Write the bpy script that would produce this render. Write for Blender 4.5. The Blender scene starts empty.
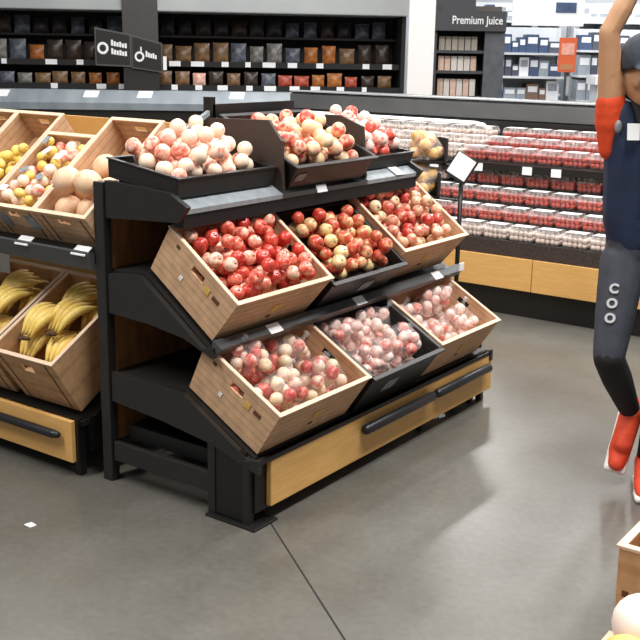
import bpy, bmesh, math, random
from mathutils import Vector, Matrix, Euler
random.seed(7)
SC = bpy.context.scene
COL = SC.collection
R = math.radians
V = Vector

# ------------------------------------------------------------------ colours / materials
def lin(c):
    c = c / 255.0
    return c / 12.92 if c <= 0.04045 else ((c + 0.055) / 1.055) ** 2.4
def rgb(r, g, b):
    return (lin(r), lin(g), lin(b), 1.0)

MATS = {}
def mat(name, col, rough=0.5, metal=0.0, col2=None, scale=20.0, contrast=0.5, bump=0.0,
        emit=None, estr=1.0, alpha=None, spec=0.5, sss=0.0, stretch=None, detail=3.0):
    """principled surface; two colours mixed by an object-space noise"""
    if name in MATS:
        return MATS[name]
    m = bpy.data.materials.new(name); m.use_nodes = True
    nt = m.node_tree; n = nt.nodes; l = nt.links
    b = n['Principled BSDF']
    b.inputs['Base Color'].default_value = col
    b.inputs['Roughness'].default_value = rough
    b.inputs['Metallic'].default_value = metal
    b.inputs['Specular IOR Level'].default_value = spec
    if sss:
        b.inputs['Subsurface Weight'].default_value = sss
        b.inputs['Subsurface Radius'].default_value = (0.01, 0.004, 0.003)
    if col2 is not None or bump:
        tc = n.new('ShaderNodeTexCoord'); mp = n.new('ShaderNodeMapping')
        l.new(tc.outputs['Object'], mp.inputs['Vector'])
        if stretch: mp.inputs['Scale'].default_value = stretch
        no = n.new('ShaderNodeTexNoise'); no.inputs['Scale'].default_value = scale
        no.inputs['Detail'].default_value = detail
        l.new(mp.outputs['Vector'], no.inputs['Vector'])
        if col2 is not None:
            rp = n.new('ShaderNodeValToRGB')
            rp.color_ramp.elements[0].position = 0.5 - contrast / 2
            rp.color_ramp.elements[1].position = 0.5 + contrast / 2
            rp.color_ramp.elements[0].color = col; rp.color_ramp.elements[1].color = col2
            l.new(no.outputs['Fac'], rp.inputs['Fac'])
            l.new(rp.outputs['Color'], b.inputs['Base Color'])
        if bump:
            bp = n.new('ShaderNodeBump'); bp.inputs['Strength'].default_value = bump
            bp.inputs['Distance'].default_value = 0.01
            l.new(no.outputs['Fac'], bp.inputs['Height']); l.new(bp.outputs['Normal'], b.inputs['Normal'])
    if emit is not None:
        b.inputs['Emission Color'].default_value = emit
        b.inputs['Emission Strength'].default_value = estr
    if alpha is not None:
        b.inputs['Alpha'].default_value = alpha
    MATS[name] = m
    return m

def fruit_mat(name, stops, rough=0.35, scale=1.6, spread=0.55, objscale=30.0):
    """skin colour ramp driven by a low noise plus a per-fruit random shift"""
    m = bpy.data.materials.new(name); m.use_nodes = True
    nt = m.node_tree; n = nt.nodes; l = nt.links
    b = n['Principled BSDF']; b.inputs['Roughness'].default_value = rough
    b.inputs['Specular IOR Level'].default_value = 0.6
    tc = n.new('ShaderNodeTexCoord'); oi = n.new('ShaderNodeObjectInfo')
    no = n.new('ShaderNodeTexNoise'); no.noise_dimensions = '4D'
    no.inputs['Scale'].default_value = objscale * scale; no.inputs['Detail'].default_value = 2.0
    mul = n.new('ShaderNodeMath'); mul.operation = 'MULTIPLY'; mul.inputs[1].default_value = 50.0
    l.new(oi.outputs['Random'], mul.inputs[0]); l.new(mul.outputs[0], no.inputs['W'])
    l.new(tc.outputs['Object'], no.inputs['Vector'])
    sub = n.new('ShaderNodeMath'); sub.operation = 'SUBTRACT'; sub.inputs[1].default_value = 0.5
    l.new(oi.outputs['Random'], sub.inputs[0])
    ma = n.new('ShaderNodeMath'); ma.operation = 'MULTIPLY_ADD'; ma.inputs[1].default_value = spread
    l.new(sub.outputs[0], ma.inputs[0]); l.new(no.outputs['Fac'], ma.inputs[2])
    rp = n.new('ShaderNodeValToRGB')
    els = rp.color_ramp.elements
    while len(els) < len(stops): els.new(0.5)
    for e, (p, c) in zip(els, stops): e.position = p; e.color = c
    l.new(ma.outputs[0], rp.inputs['Fac']); l.new(rp.outputs['Color'], b.inputs['Base Color'])
    MATS[name] = m
    return m

def film_mat(name, col, cover, rough=0.12):
    """clear plastic film: mostly transparent, with milky creases and gloss"""
    m = bpy.data.materials.new(name); m.use_nodes = True
    nt = m.node_tree; n = nt.nodes; l = nt.links
    out = n['Material Output']; b = n['Principled BSDF']
    b.inputs['Base Color'].default_value = col; b.inputs['Roughness'].default_value = rough
    tr = n.new('ShaderNodeBsdfTransparent'); mx = n.new('ShaderNodeMixShader')
    tc = n.new('ShaderNodeTexCoord'); no = n.new('ShaderNodeTexNoise')
    no.inputs['Scale'].default_value = 38; no.inputs['Detail'].default_value = 3
    l.new(tc.outputs['Object'], no.inputs['Vector'])
    rp = n.new('ShaderNodeMapRange')
    rp.inputs['From Min'].default_value = 0.4; rp.inputs['From Max'].default_value = 0.7
    rp.inputs['To Min'].default_value = cover * 0.45; rp.inputs['To Max'].default_value = min(1, cover * 1.7)
    l.new(no.outputs['Fac'], rp.inputs['Value']); l.new(rp.outputs['Result'], mx.inputs['Fac'])
    tl = n.new('ShaderNodeBsdfTranslucent'); tl.inputs['Color'].default_value = col
    m2 = n.new('ShaderNodeMixShader'); m2.inputs['Fac'].default_value = 0.35
    l.new(b.outputs[0], m2.inputs[1]); l.new(tl.outputs[0], m2.inputs[2])
    l.new(tr.outputs[0], mx.inputs[1]); l.new(m2.outputs[0], mx.inputs[2])
    bp = n.new('ShaderNodeBump'); bp.inputs['Strength'].default_value = 0.6; bp.inputs['Distance'].default_value = 0.01
    l.new(no.outputs['Fac'], bp.inputs['Height']); l.new(bp.outputs['Normal'], b.inputs['Normal'])
    l.new(mx.outputs[0], out.inputs['Surface'])
    MATS[name] = m
    return m

def card_mat(name, base, dark, axis=2, freq=115.0):
    """corrugated card printed with plank lines (bands along one object axis) and mottling"""
    m = bpy.data.materials.new(name); m.use_nodes = True
    nt = m.node_tree; n = nt.nodes; l = nt.links
    b = n['Principled BSDF']; b.inputs['Roughness'].default_value = 0.8
    b.inputs['Specular IOR Level'].default_value = 0.2
    tc = n.new('ShaderNodeTexCoord')
    wv = n.new('ShaderNodeTexWave'); wv.wave_type = 'BANDS'; wv.bands_direction = 'XYZ'[axis]
    wv.inputs['Scale'].default_value = freq / 20.0; wv.inputs['Distortion'].default_value = 0.6
    wv.inputs['Detail'].default_value = 2
    l.new(tc.outputs['Object'], wv.inputs['Vector'])
    rp = n.new('ShaderNodeValToRGB'); e = rp.color_ramp.elements
    e[0].position = 0.0; e[0].color = dark; e[1].position = 0.15; e[1].color = base
    l.new(wv.outputs['Fac'], rp.inputs['Fac'])
    no = n.new('ShaderNodeTexNoise'); no.inputs['Scale'].default_value = 22; no.inputs['Detail'].default_value = 4
    l.new(tc.outputs['Object'], no.inputs['Vector'])
    mx = n.new('ShaderNodeMix'); mx.data_type = 'RGBA'; mx.blend_type = 'MULTIPLY'
    mr = n.new('ShaderNodeMapRange'); mr.inputs['From Min'].default_value = 0.3; mr.inputs['From Max'].default_value = 0.7
    mr.inputs['To Min'].default_value = 0.82; mr.inputs['To Max'].default_value = 1.08
    l.new(no.outputs['Fac'], mr.inputs['Value'])
    mx.inputs['Factor'].default_value = 1.0
    l.new(rp.outputs['Color'], mx.inputs['A']); l.new(mr.outputs['Result'], mx.inputs['B'])
    l.new(mx.outputs['Result'], b.inputs['Base Color'])
    MATS[name] = m
    return m

# ------------------------------------------------------------------ mesh builder
class MB:
    def __init__(self):
        self.v = []; self.f = []; self.mi = []
    def add(self, verts, faces, mi=0):
        o = len(self.v); self.v += [V(p) for p in verts]
        self.f += [[i + o for i in f] for f in faces]; self.mi += [mi] * len(faces)
    def box(self, x0, x1, y0, y1, z0, z1, mi=0, M=None):
        vs = [V((x, y, z)) for z in (z0, z1) for y in (y0, y1) for x in (x0, x1)]
        if M: vs = [M @ p for p in vs]
        self.add(vs, [(0, 2, 3, 1), (4, 5, 7, 6), (0, 1, 5, 4), (2, 6, 7, 3), (0, 4, 6, 2), (1, 3, 7, 5)], mi)
        return self
    def prism(self, poly, axis, a, b, mi=0):
        """polygon in the two other axes (in xyz order) extruded along axis from a to b"""
        n = len(poly); vs = []
        for t in (a, b):
            for p in poly:
                q = list(p); q.insert(axis, t); vs.append(q)
        fs = [list(range(n))[::-1], list(range(n, 2 * n))]
        for i in range(n):
            j = (i + 1) % n; fs.append((i, j, n + j, n + i))
        self.add(vs, fs, mi); return self
    def hexa(self, p, mi=0):
        self.add(p, [(0, 3, 2, 1), (4, 5, 6, 7), (0, 1, 5, 4), (1, 2, 6, 5), (2, 3, 7, 6), (3, 0, 4, 7)], mi); return self
    def tube(self, pts, rad, seg=10, mi=0, cap=True):
        pts = [V(p) for p in pts]; n = len(pts)
        rs = rad if isinstance(rad, (list, tuple)) else [rad] * n
        t0 = (pts[1] - pts[0]).normalized()
        up = V((0, 0, 1)) if abs(t0.z) < 0.9 else V((1, 0, 0))
        rings = []
        for i, p in enumerate(pts):
            t = (pts[min(i + 1, n - 1)] - pts[max(i - 1, 0)]).normalized()
            a = t.cross(up).normalized(); b = a.cross(t).normalized(); up = b
            rings.append([p + (a * math.cos(2 * math.pi * k / seg) + b * math.sin(2 * math.pi * k / seg)) * rs[i] for k in range(seg)])
        vs = [q for rg in rings for q in rg]; fs = []
        for i in range(n - 1):
            for k in range(seg):
                k2 = (k + 1) % seg
                fs.append((i * seg + k, i * seg + k2, (i + 1) * seg + k2, (i + 1) * seg + k))
        if cap:
            fs.append(list(range(seg))[::-1]); fs.append(list(range((n - 1) * seg, n * seg)))
        self.add(vs, fs, mi); return self
    def ball(self, c, r, seg=10, ring=7, mi=0, M=None):
        rr = r if isinstance(r, (list, tuple)) else (r, r, r)
        vs = [V((0, 0, 1))]
        for i in range(1, ring):
            a = math.pi * i / ring
            for k in range(seg):
                b = 2 * math.pi * k / seg
                vs.append(V((math.sin(a) * math.cos(b), math.sin(a) * math.sin(b), math.cos(a))))
        vs.append(V((0, 0, -1)))
        vs = [V((p.x * rr[0], p.y * rr[1], p.z * rr[2])) for p in vs]
        if M: vs = [M @ p for p in vs]
        vs = [p + V(c) for p in vs]; fs = []
        for k in range(seg):
            fs.append((0, 1 + k, 1 + (k + 1) % seg))
            e = len(vs) - 1; s = 1 + (ring - 2) * seg
            fs.append((e, s + (k + 1) % seg, s + k))
        for i in range(ring - 2):
            for k in range(seg):
                a = 1 + i * seg + k; b = 1 + i * seg + (k + 1) % seg
                fs.append((a, a + seg, b + seg, b))
        self.add(vs, fs, mi); return self
    def lathe(self, prof, seg=16, mi=0, c=(0, 0, 0)):
        vs = []; fs = []
        for (r, z) in prof:
            for k in range(seg):
                a = 2 * math.pi * k / seg
                vs.append(V((r * math.cos(a), r * math.sin(a), z)) + V(c))
        for i in range(len(prof) - 1):
            for k in range(seg):
                k2 = (k + 1) % seg
                fs.append((i * seg + k, i * seg + k2, (i + 1) * seg + k2, (i + 1) * seg + k))
        fs.append(list(range(seg))[::-1]); fs.append(list(range((len(prof) - 1) * seg, len(prof) * seg)))
        self.add(vs, fs, mi); return self
    def build(self, name, mats, parent=None, smooth=False, bevel=0.0, offset=None):
        me = bpy.data.meshes.new(name)
        off = V(offset) if offset is not None else V((0, 0, 0))
        me.from_pydata([tuple(p - off) for p in self.v], [], self.f)
        bm = bmesh.new(); bm.from_mesh(me)
        bmesh.ops.recalc_face_normals(bm, faces=bm.faces); bm.to_mesh(me); bm.free()
        for m in (mats if isinstance(mats, (list, tuple)) else [mats]): me.materials.append(m)
        for p, i in zip(me.polygons, self.mi): p.material_index = i
        if smooth:
            for p in me.polygons: p.use_smooth = True
        o = bpy.data.objects.new(name, me); COL.objects.link(o)
        if parent is not None: o.parent = parent
        if bevel:
            bv = o.modifiers.new('bevel', 'BEVEL'); bv.width = bevel; bv.segments = 2; bv.limit_method = 'ANGLE'
        return o

def tag(o, label=None, cat=None, group=None, kind=None):
    if label: o['label'] = label
    if cat: o['category'] = cat
    if group: o['group'] = group
    if kind: o['kind'] = kind
    return o
def empty(name, loc=(0, 0, 0), label=None, cat=None, group=None, M=None):
    o = bpy.data.objects.new(name, None); COL.objects.link(o); o.empty_display_size = 0.1
    if M is not None: o.matrix_world = M
    else: o.location = loc
    return tag(o, label, cat, group)
KIDS = {}
def kids(o):
    return [c for c in COL.objects if c.parent == o] if o.name not in KIDS else KIDS[o.name]
def copy_tree(o, parent=None, label=None, group=None):
    ks = kids(o); KIDS[o.name] = ks
    c = o.copy(); COL.objects.link(c)
    if parent is not None: c.parent = parent
    if label: c['label'] = label
    if group: c['group'] = group
    for k in ks:
        copy_tree(k, c)
    return c

# ------------------------------------------------------------------ palette
black = mat('black_powder_coat', rgb(28, 26, 25), 0.5, col2=rgb(36, 33, 31), scale=60)
blackdark = mat('black_plastic', rgb(22, 21, 21), 0.42)
charcoal = mat('charcoal_steel', rgb(40, 38, 36), 0.45, col2=rgb(34, 32, 31), scale=40)
rail_m = mat('grey_rail', rgb(72, 74, 76), 0.4)
silver = mat('silver_rail', rgb(158, 164, 168), 0.35, col2=rgb(132, 140, 146), scale=30)
white_m = mat('white_card', rgb(240, 240, 240), 0.6)
wood = mat('pine_panel', rgb(230, 182, 112), 0.5, col2=rgb(216, 162, 90), scale=9, stretch=(1, 1, 9), contrast=0.6)
wood_y = mat('pine_panel_cross', rgb(230, 182, 112), 0.5, col2=rgb(216, 162, 90), scale=9, stretch=(1, 1, 9), contrast=0.6)
wood_d = mat('brown_back_board', rgb(158, 108, 62), 0.65, col2=rgb(116, 76, 42), scale=8, stretch=(1, 3, 1))
wood_t = mat('tan_back_board', rgb(200, 154, 84), 0.6, col2=rgb(184, 138, 72), scale=8)
card = card_mat('kraft_planks', rgb(210, 170, 134), rgb(186, 148, 114), freq=210.0)
card2 = card_mat('plain_kraft', rgb(206, 164, 122), rgb(192, 150, 108), freq=60.0)
cardrim = mat('cut_card_edge', rgb(226, 196, 168), 0.8)
cardin = mat('kraft_inside', rgb(176, 134, 92), 0.85, col2=rgb(160, 118, 78), scale=25)
printbr = mat('brown_print', rgb(96, 62, 36), 0.8)
printye = mat('yellow_print', rgb(214, 172, 84), 0.8)
liner_m = mat('dark_liner', rgb(40, 30, 26), 0.9)
greylab = mat('grey_label', rgb(150, 152, 154), 0.5, col2=rgb(118, 120, 124), scale=50)

red_apple = fruit_mat('red_apple_skin', [(0.22, rgb(244, 210, 184)), (0.40, rgb(234, 138, 114)), (0.58, rgb(214, 78, 60)), (0.92, rgb(172, 36, 32))], 0.3)
bi_apple = fruit_mat('bicolour_apple_skin', [(0.22, rgb(232, 214, 150)), (0.42, rgb(232, 176, 128)), (0.58, rgb(214, 96, 70)), (0.85, rgb(192, 46, 40))], 0.3, spread=0.5)
peach = fruit_mat('peach_skin', [(0.2, rgb(252, 230, 196)), (0.55, rgb(249, 212, 194)), (0.67, rgb(238, 156, 130)), (0.84, rgb(206, 62, 48))], 0.5, spread=0.42)
pale_apple = fruit_mat('pale_apple_skin', [(0.2, rgb(238, 212, 168)), (0.45, rgb(232, 168, 140)), (0.62, rgb(208, 80, 66)), (0.86, rgb(180, 40, 38))], 0.3)
lemon_m = fruit_mat('lemon_skin', [(0.2, rgb(226, 190, 84)), (0.6, rgb(238, 208, 110)), (0.9, rgb(206, 168, 70))], 0.45, spread=0.3)
squash_m = fruit_mat('squash_skin', [(0.2, rgb(240, 206, 172)), (0.6, rgb(230, 188, 148)), (0.9, rgb(210, 162, 112))], 0.5, spread=0.3)
banana_m = fruit_mat('banana_peel', [(0.2, rgb(222, 182, 84)), (0.5, rgb(244, 212, 116)), (0.85, rgb(232, 192, 92))], 0.45, spread=0.35, objscale=14)
brown_m = mat('stem_brown', rgb(82, 58, 34), 0.8)
berry_m = mat('strawberry_red', rgb(206, 74, 54), 0.4, col2=rgb(160, 58, 44), scale=60)
film = film_mat('clear_film', (0.97, 0.94, 0.93, 1), 0.15)
lid_m = film_mat('clear_lid', (0.96, 0.94, 0.93, 1), 0.28, 0.1)
trayclear = film_mat('clear_tray', (0.94, 0.90, 0.88, 1), 0.12, 0.1)
mush_m = mat('mushroom_white', rgb(236, 222, 212), 0.6, col2=rgb(214, 190, 178), scale=60)

# ------------------------------------------------------------------ fruit prototypes (radius 1 scaled in the mesh)
def apple_prof(r, n=9, flat=0.93, dimple=0.28):
    out = []
    for i in range(n + 1):
        a = math.pi * i / n
        rr = max(math.sin(a), 0.0) * r
        z = math.cos(a) * r * flat
        if i == 0: z -= dimple * r; rr = 0.02 * r
        elif i == 1: z -= dimple * r * 0.16; rr *= 1.0
        if i == n: z += dimple * 0.5 * r; rr = 0.02 * r
        out.append((rr * (1.0 - 0.05 * (i / n)), z))
    return out[::-1]

def make_fruit(kind, name, r, m, stem=True):
    if kind == 'lemon':
        b = MB(); pr = []
        for i in range(11):
            t = -1 + 2 * i / 10
            rr = r * 0.8 * max(0.03, (1 - abs(t) ** 2.6)) + (0.04 * r if abs(t) > 0.8 else 0)
            pr.append((rr, t * r))
        b.lathe(pr, 14)
        return b.build(name, m, smooth=True)
    b = MB(); b.lathe(apple_prof(r, flat=0.93 if kind == 'apple' else 0.97, dimple=0.26 if kind == 'apple' else 0.14), 14)
    o = b.build(name, m, smooth=True)
    if stem:
        s = MB(); s.tube([(0, 0, r * 0.55), (0.004, 0, r * 0.76), (0.009, 0.002, r * 0.93)], [0.0016, 0.0018, 0.0024], 5)
        s.build('stem', brown_m, o, smooth=True)
    return o

def pack(n, u0, u1, v0, v1, base, r, rv, mound, seed, K=60):
    """drop n balls of radius r*(1-rv..1) into a bin; never overlapping; returns (u, v, h, r)"""
    rnd = random.Random(seed); got = []
    for i in range(n):
        rr = r * (1 - rv * rnd.random()); best = None
        for k in range(K):
            u = rnd.uniform(u0 + rr, u1 - rr); v = rnd.uniform(v0 + rr, v1 - rr)
            b = base(u, v) if callable(base) else base
            h = b + rr
            for (a, c, e, q) in got:
                d2 = (u - a) ** 2 + (v - c) ** 2; s = (rr + q) * 1.004
                if d2 < s * s: h = max(h, e + math.sqrt(s * s - d2))
            cost = h - mound(u, v)
            if best is None or cost < best[0]: best = (cost, u, v, h)
        got.append((best[1], best[2], best[3], rr))
    return got

def frame(origin, u, v):
    u = V(u).normalized(); v = V(v).normalized(); n = u.cross(v)
    M = Matrix((u, v, n)).transposed().to_4x4(); M.translation = V(origin)
    return M
def end_frame(x, y, z, t):            # crate on the end display: width runs along +Y, depth climbs towards -X
    t = R(t); return frame((x, y, z), (0, 1, 0), (-math.cos(t), 0, math.sin(t)))
def side_frame(x, y, z, t):           # crate on the left aisle unit: width runs along +X, depth climbs towards +Y
    t = R(t); return frame((x, y, z), (1, 0, 0), (0, math.cos(t), math.sin(t)))

PROTO = {}
def heap(proto_key, kind, name, r, m, M, spots, label, cat, group, rnd, stem=True, tint=None):
    for (u, v, h, rr) in spots:
        key = proto_key
        if key not in PROTO:
            o = make_fruit(kind, name, r, m, stem); PROTO[key] = o
        else:
            o = copy_tree(PROTO[key])
        tag(o, label, cat, group)
        tilt = R(rnd.uniform(0, 70)) if kind != 'lemon' else R(rnd.uniform(60, 110))
        q = Euler((tilt, 0, rnd.uniform(0, 6.28))).to_matrix().to_4x4()
        q = Matrix.Rotation(rnd.uniform(0, 6.28), 4, 'Z') @ q
        o.matrix_world = M @ Matrix.Translation((u, v, h)) @ q @ Matrix.Scale(rr / r, 4)

# ------------------------------------------------------------------ crates
def crate_walls(w, d, h, th, flare, hole_side=True, hole_front=False):
    """open crate: bottom + four walls, hand holes left open in the short sides; local u 0..w, v 0..d, n 0..h"""
    b = MB(); rim = MB()
    fl = flare
    def P(u, v, n):
        k = n / h; return V((u + (u - w / 2) / (w / 2) * fl * k, v + (v - d / 2) / (d / 2) * fl * k, n))
    def block(u0, u1, v0, v1, n0, n1, bb=b, mi=0):
        bb.hexa([P(u0, v0, n0), P(u1, v0, n0), P(u1, v1, n0), P(u0, v1, n0), P(u0, v0, n1), P(u1, v0, n1), P(u1, v1, n1), P(u0, v1, n1)], mi)
    block(0, w, 0, d, 0, th)
    def wall(u0, u1, v0, v1, axis, hole):
        if not hole: block(u0, u1, v0, v1, th, h - 0.006); return
        hz0, hz1 = h * 0.68, h * 0.82
        c = (d if axis == 'v' else w) / 2; hw = 0.032
        block(u0, u1, v0, v1, th, hz0); block(u0, u1, v0, v1, hz1, h - 0.006)
        if axis == 'v':
            block(u0, u1, v0, c - hw, hz0, hz1); block(u0, u1, c + hw, v1, hz0, hz1)
        else:
            block(u0, c - hw, v0, v1, hz0, hz1); block(c + hw, u1, v0, v1, hz0, hz1)
    short_is_v = d < w
    hs_v = hole_side and short_is_v; hs_u = hole_side and not short_is_v
    wall(0, th, th, d - th, 'v', hs_v); wall(w - th, w, th, d - th, 'v', hs_v)
    wall(0, w, 0, th, 'u', hs_u or hole_front); wall(0, w, d - th, d, 'u', hs_u)
    e = 0.004
    for (a0, a1, c0, c1) in ((-e, w + e, -e, th + e), (-e, w + e, d - th - e, d + e), (-e, th + e, th + e, d - th - e), (w - th - e, w + e, th + e, d - th - e)):
        block(a0, a1, c0, c1, h - 0.006, h, rim)
    return b, rim, P

def liner(w, d, n1, P, mat_, parent, n0=0.012, inset=0.014):
    b = MB()
    lo = [P(inset, inset, n0), P(w - inset, inset, n0), P(w - inset, d - inset, n0), P(inset, d - inset, n0)]
    hi = [P(inset, inset, n1[0]), P(w - inset, inset, n1[0]), P(w - inset, d - inset, n1[1]), P(inset, d - inset, n1[1])]
    b.hexa(lo + hi)
    return b.build('liner', mat_, parent)

def cardboard_crate(M, w, d, h, label, group=None, fill=(0.10, 0.06), mats=None, th=0.008, flare=0.012, style='plank', lin=None):
    mats = mats or card
    e = empty('cardboard_crate', label=label, cat='crate', group=group, M=M)
    b, rim, P = crate_walls(w, d, h, th, flare, hole_front=(style == 'plain'))
    b.build('crate_body', mats, e)
    rim.build('rim', cardrim, e)
    liner(w, d, fill, P, lin or cardin, e)
    # corner flaps and printed marks on the outside faces
    if style == 'plank':
        # printed emblem and marks on the left short side and on the front
        def patch(bb, side, a0, a1, n0, n1):
            if side == 'L':
                bb.hexa([P(-0.003, a0, n0), P(-0.0005, a0, n0), P(-0.0005, a1, n0), P(-0.003, a1, n0), P(-0.003, a0, n1), P(-0.0005, a0, n1), P(-0.0005, a1, n1), P(-0.003, a1, n1)])
            else:
                bb.hexa([P(a0, -0.003, n0), P(a1, -0.003, n0), P(a1, -0.0005, n0), P(a0, -0.0005, n0), P(a0, -0.003, n1), P(a1, -0.003, n1), P(a1, -0.0005, n1), P(a0, -0.0005, n1)])
        for nm, mt_, side, q in (('emblem', printye, 'L', (d * 0.30, d * 0.37, h * 0.60, h * 0.72)), ('emblem', printye, 'F', (w * 0.47, w * 0.54, h * 0.42, h * 0.60)),
                                 ('print', printbr, 'L', (d * 0.16, d * 0.25, h * 0.62, h * 0.70)), ('print', printbr, 'L', (d * 0.80, d * 0.84, h * 0.80, h * 0.86)),
                                 ('print', white_m, 'L', (d * 0.62, d * 0.66, h * 0.36, h * 0.44)), ('print', printbr, 'F', (w * 0.47, w * 0.51, h * 0.26, h * 0.32))):
            g = MB(); patch(g, side, *q); g.build(nm, mt_, e)
    else:
        for uu in (w * 0.12, w * 0.86):
            f = MB()
            f.hexa([P(uu, -0.0022, 0.01), P(uu + 0.005, -0.0022, 0.01), P(uu + 0.005, -0.0004, 0.01), P(uu, -0.0004, 0.01),
                    P(uu, -0.0022, h - 0.02), P(uu + 0.005, -0.0022, h - 0.02), P(uu + 0.005, -0.0004, h - 0.02), P(uu, -0.0004, h - 0.02)])
            f.build('fold_line', printbr, e)
    return e, P

def black_crate(M, w, d, h, label, fill=(0.09, 0.06), lab=(0.50, 0.66), lin=None):
    e = empty('plastic_crate', label=label, cat='crate', M=M)
    th = 0.009
    b, rim, P = crate_walls(w, d, h, th, 0.014, hole_side=h > 0.15)
    b.build('crate_body', blackdark, e, bevel=0.003)
    r = MB()
    for (a0, a1, c0, c1) in ((-0.012, w + 0.012, -0.012, th), (-0.012, w + 0.012, d - th, d + 0.012), (-0.012, th, th, d - th), (w - th, w + 0.012, th, d - th)):
        r.hexa([P(a0, c0, h - 0.012), P(a1, c0, h - 0.012), P(a1, c1, h - 0.012), P(a0, c1, h - 0.012), P(a0, c0, h), P(a1, c0, h), P(a1, c1, h), P(a0, c1, h)])
    r.build('rim', black, e, bevel=0.003)
    liner(w, d, fill, P, lin or liner_m, e, inset=0.02)
    g = MB(); u0, u1 = w * lab[0], w * lab[1]; n0, n1 = h * 0.34, h * 0.64
    pts = [(u0, n0), (u1 - 0.014, n0), (u1, n0 + 0.02), (u1, n1), (u0 + 0.014, n1), (u0, n1 - 0.02)]
    nn = len(pts)
    g.add([P(u, -0.0035, n) for u, n in pts] + [P(u, -0.0005, n) for u, n in pts],
          [list(range(nn)), list(range(nn, 2 * nn))[::-1]] + [(i, (i + 1) % nn, nn + (i + 1) % nn, nn + i) for i in range(nn)])
    g.build('label_card', greylab, e)
    return e, P

# ================================================================== SETTING
fl = MB(); fl.box(-16, 4, -2, 24, -0.1, 0)
fm = bpy.data.materials.new('polished_concrete'); fm.use_nodes = True
nt = fm.node_tree; n = nt.nodes; l = nt.links; b = n['Principled BSDF']
tc = n.new('ShaderNodeTexCoord')
n1 = n.new('ShaderNodeTexNoise'); n1.inputs['Scale'].default_value = 1.1; n1.inputs['Detail'].default_value = 6; n1.inputs['Roughness'].default_value = 0.62
n2 = n.new('ShaderNodeTexNoise'); n2.inputs['Scale'].default_value = 34; n2.inputs['Detail'].default_value = 4
l.new(tc.outputs['Object'], n1.inputs['Vector']); l.new(tc.outputs['Object'], n2.inputs['Vector'])
rp = n.new('ShaderNodeValToRGB'); rp.color_ramp.elements[0].position = 0.3; rp.color_ramp.elements[1].position = 0.72
rp.color_ramp.elements[0].color = rgb(86, 82, 74); rp.color_ramp.elements[1].color = rgb(112, 110, 104)
l.new(n1.outputs['Fac'], rp.inputs['Fac'])
mx = n.new('ShaderNodeMix'); mx.data_type = 'RGBA'; mx.blend_type = 'MULTIPLY'; mx.inputs['Factor'].default_value = 1
mr = n.new('ShaderNodeMapRange'); mr.inputs['From Min'].default_value = 0.3; mr.inputs['From Max'].default_value = 0.7; mr.inputs['To Min'].default_value = 0.88; mr.inputs['To Max'].default_value = 1.08
l.new(n2.outputs['Fac'], mr.inputs['Value']); l.new(rp.outputs['Color'], mx.inputs['A']); l.new(mr.outputs['Result'], mx.inputs['B'])
l.new(mx.outputs['Result'], b.inputs['Base Color'])
mr2 = n.new('ShaderNodeMapRange'); mr2.inputs['To Min'].default_value = 0.28; mr2.inputs['To Max'].default_value = 0.38
l.new(n1.outputs['Fac'], mr2.inputs['Value']); l.new(mr2.outputs['Result'], b.inputs['Roughness'])
tag(fl.build('floor', fm), kind='structure')
# saw-cut control joint in the slab
j = MB(); a = V((-2.147, 2.754, 0)); c = V((-1.53, 2.304, 0)); dd = (c - a).normalized(); nn_ = V((-dd.y, dd.x, 0)) * 0.0035
p0, p1 = a - dd * 0.6, a + dd * 3.0
j.hexa([p0 - nn_, p1 - nn_, p1 + nn_, p0 + nn_] + [q + V((0, 0, 0.0006)) for q in (p0 - nn_, p1 - nn_, p1 + nn_, p0 + nn_)])
tag(j.build('trim_1', mat('joint_filler', rgb(34, 32, 29), 0.9)), kind='structure')

ANG = 0.6189
BF = Matrix.Rotation(ANG, 4, 'Z')            # the far departments stand parallel to each other at this angle in the store
wall_m = mat('pale_wall', rgb(190, 196, 204), 0.7, col2=rgb(172, 180, 190), scale=2)
wb = MB(); wb.box(-9, 12, 19, 19.2, 0, 4.6, M=BF)
tag(wb.build('wall_back', wall_m), kind='structure')
pil = MB(); pil.box(0.80, 1.045, 10.30, 10.38, 0, 4.6, M=BF)
tag(pil.build('column', mat('white_paint', rgb(246, 240, 238), 0.6)), kind='structure')

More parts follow.
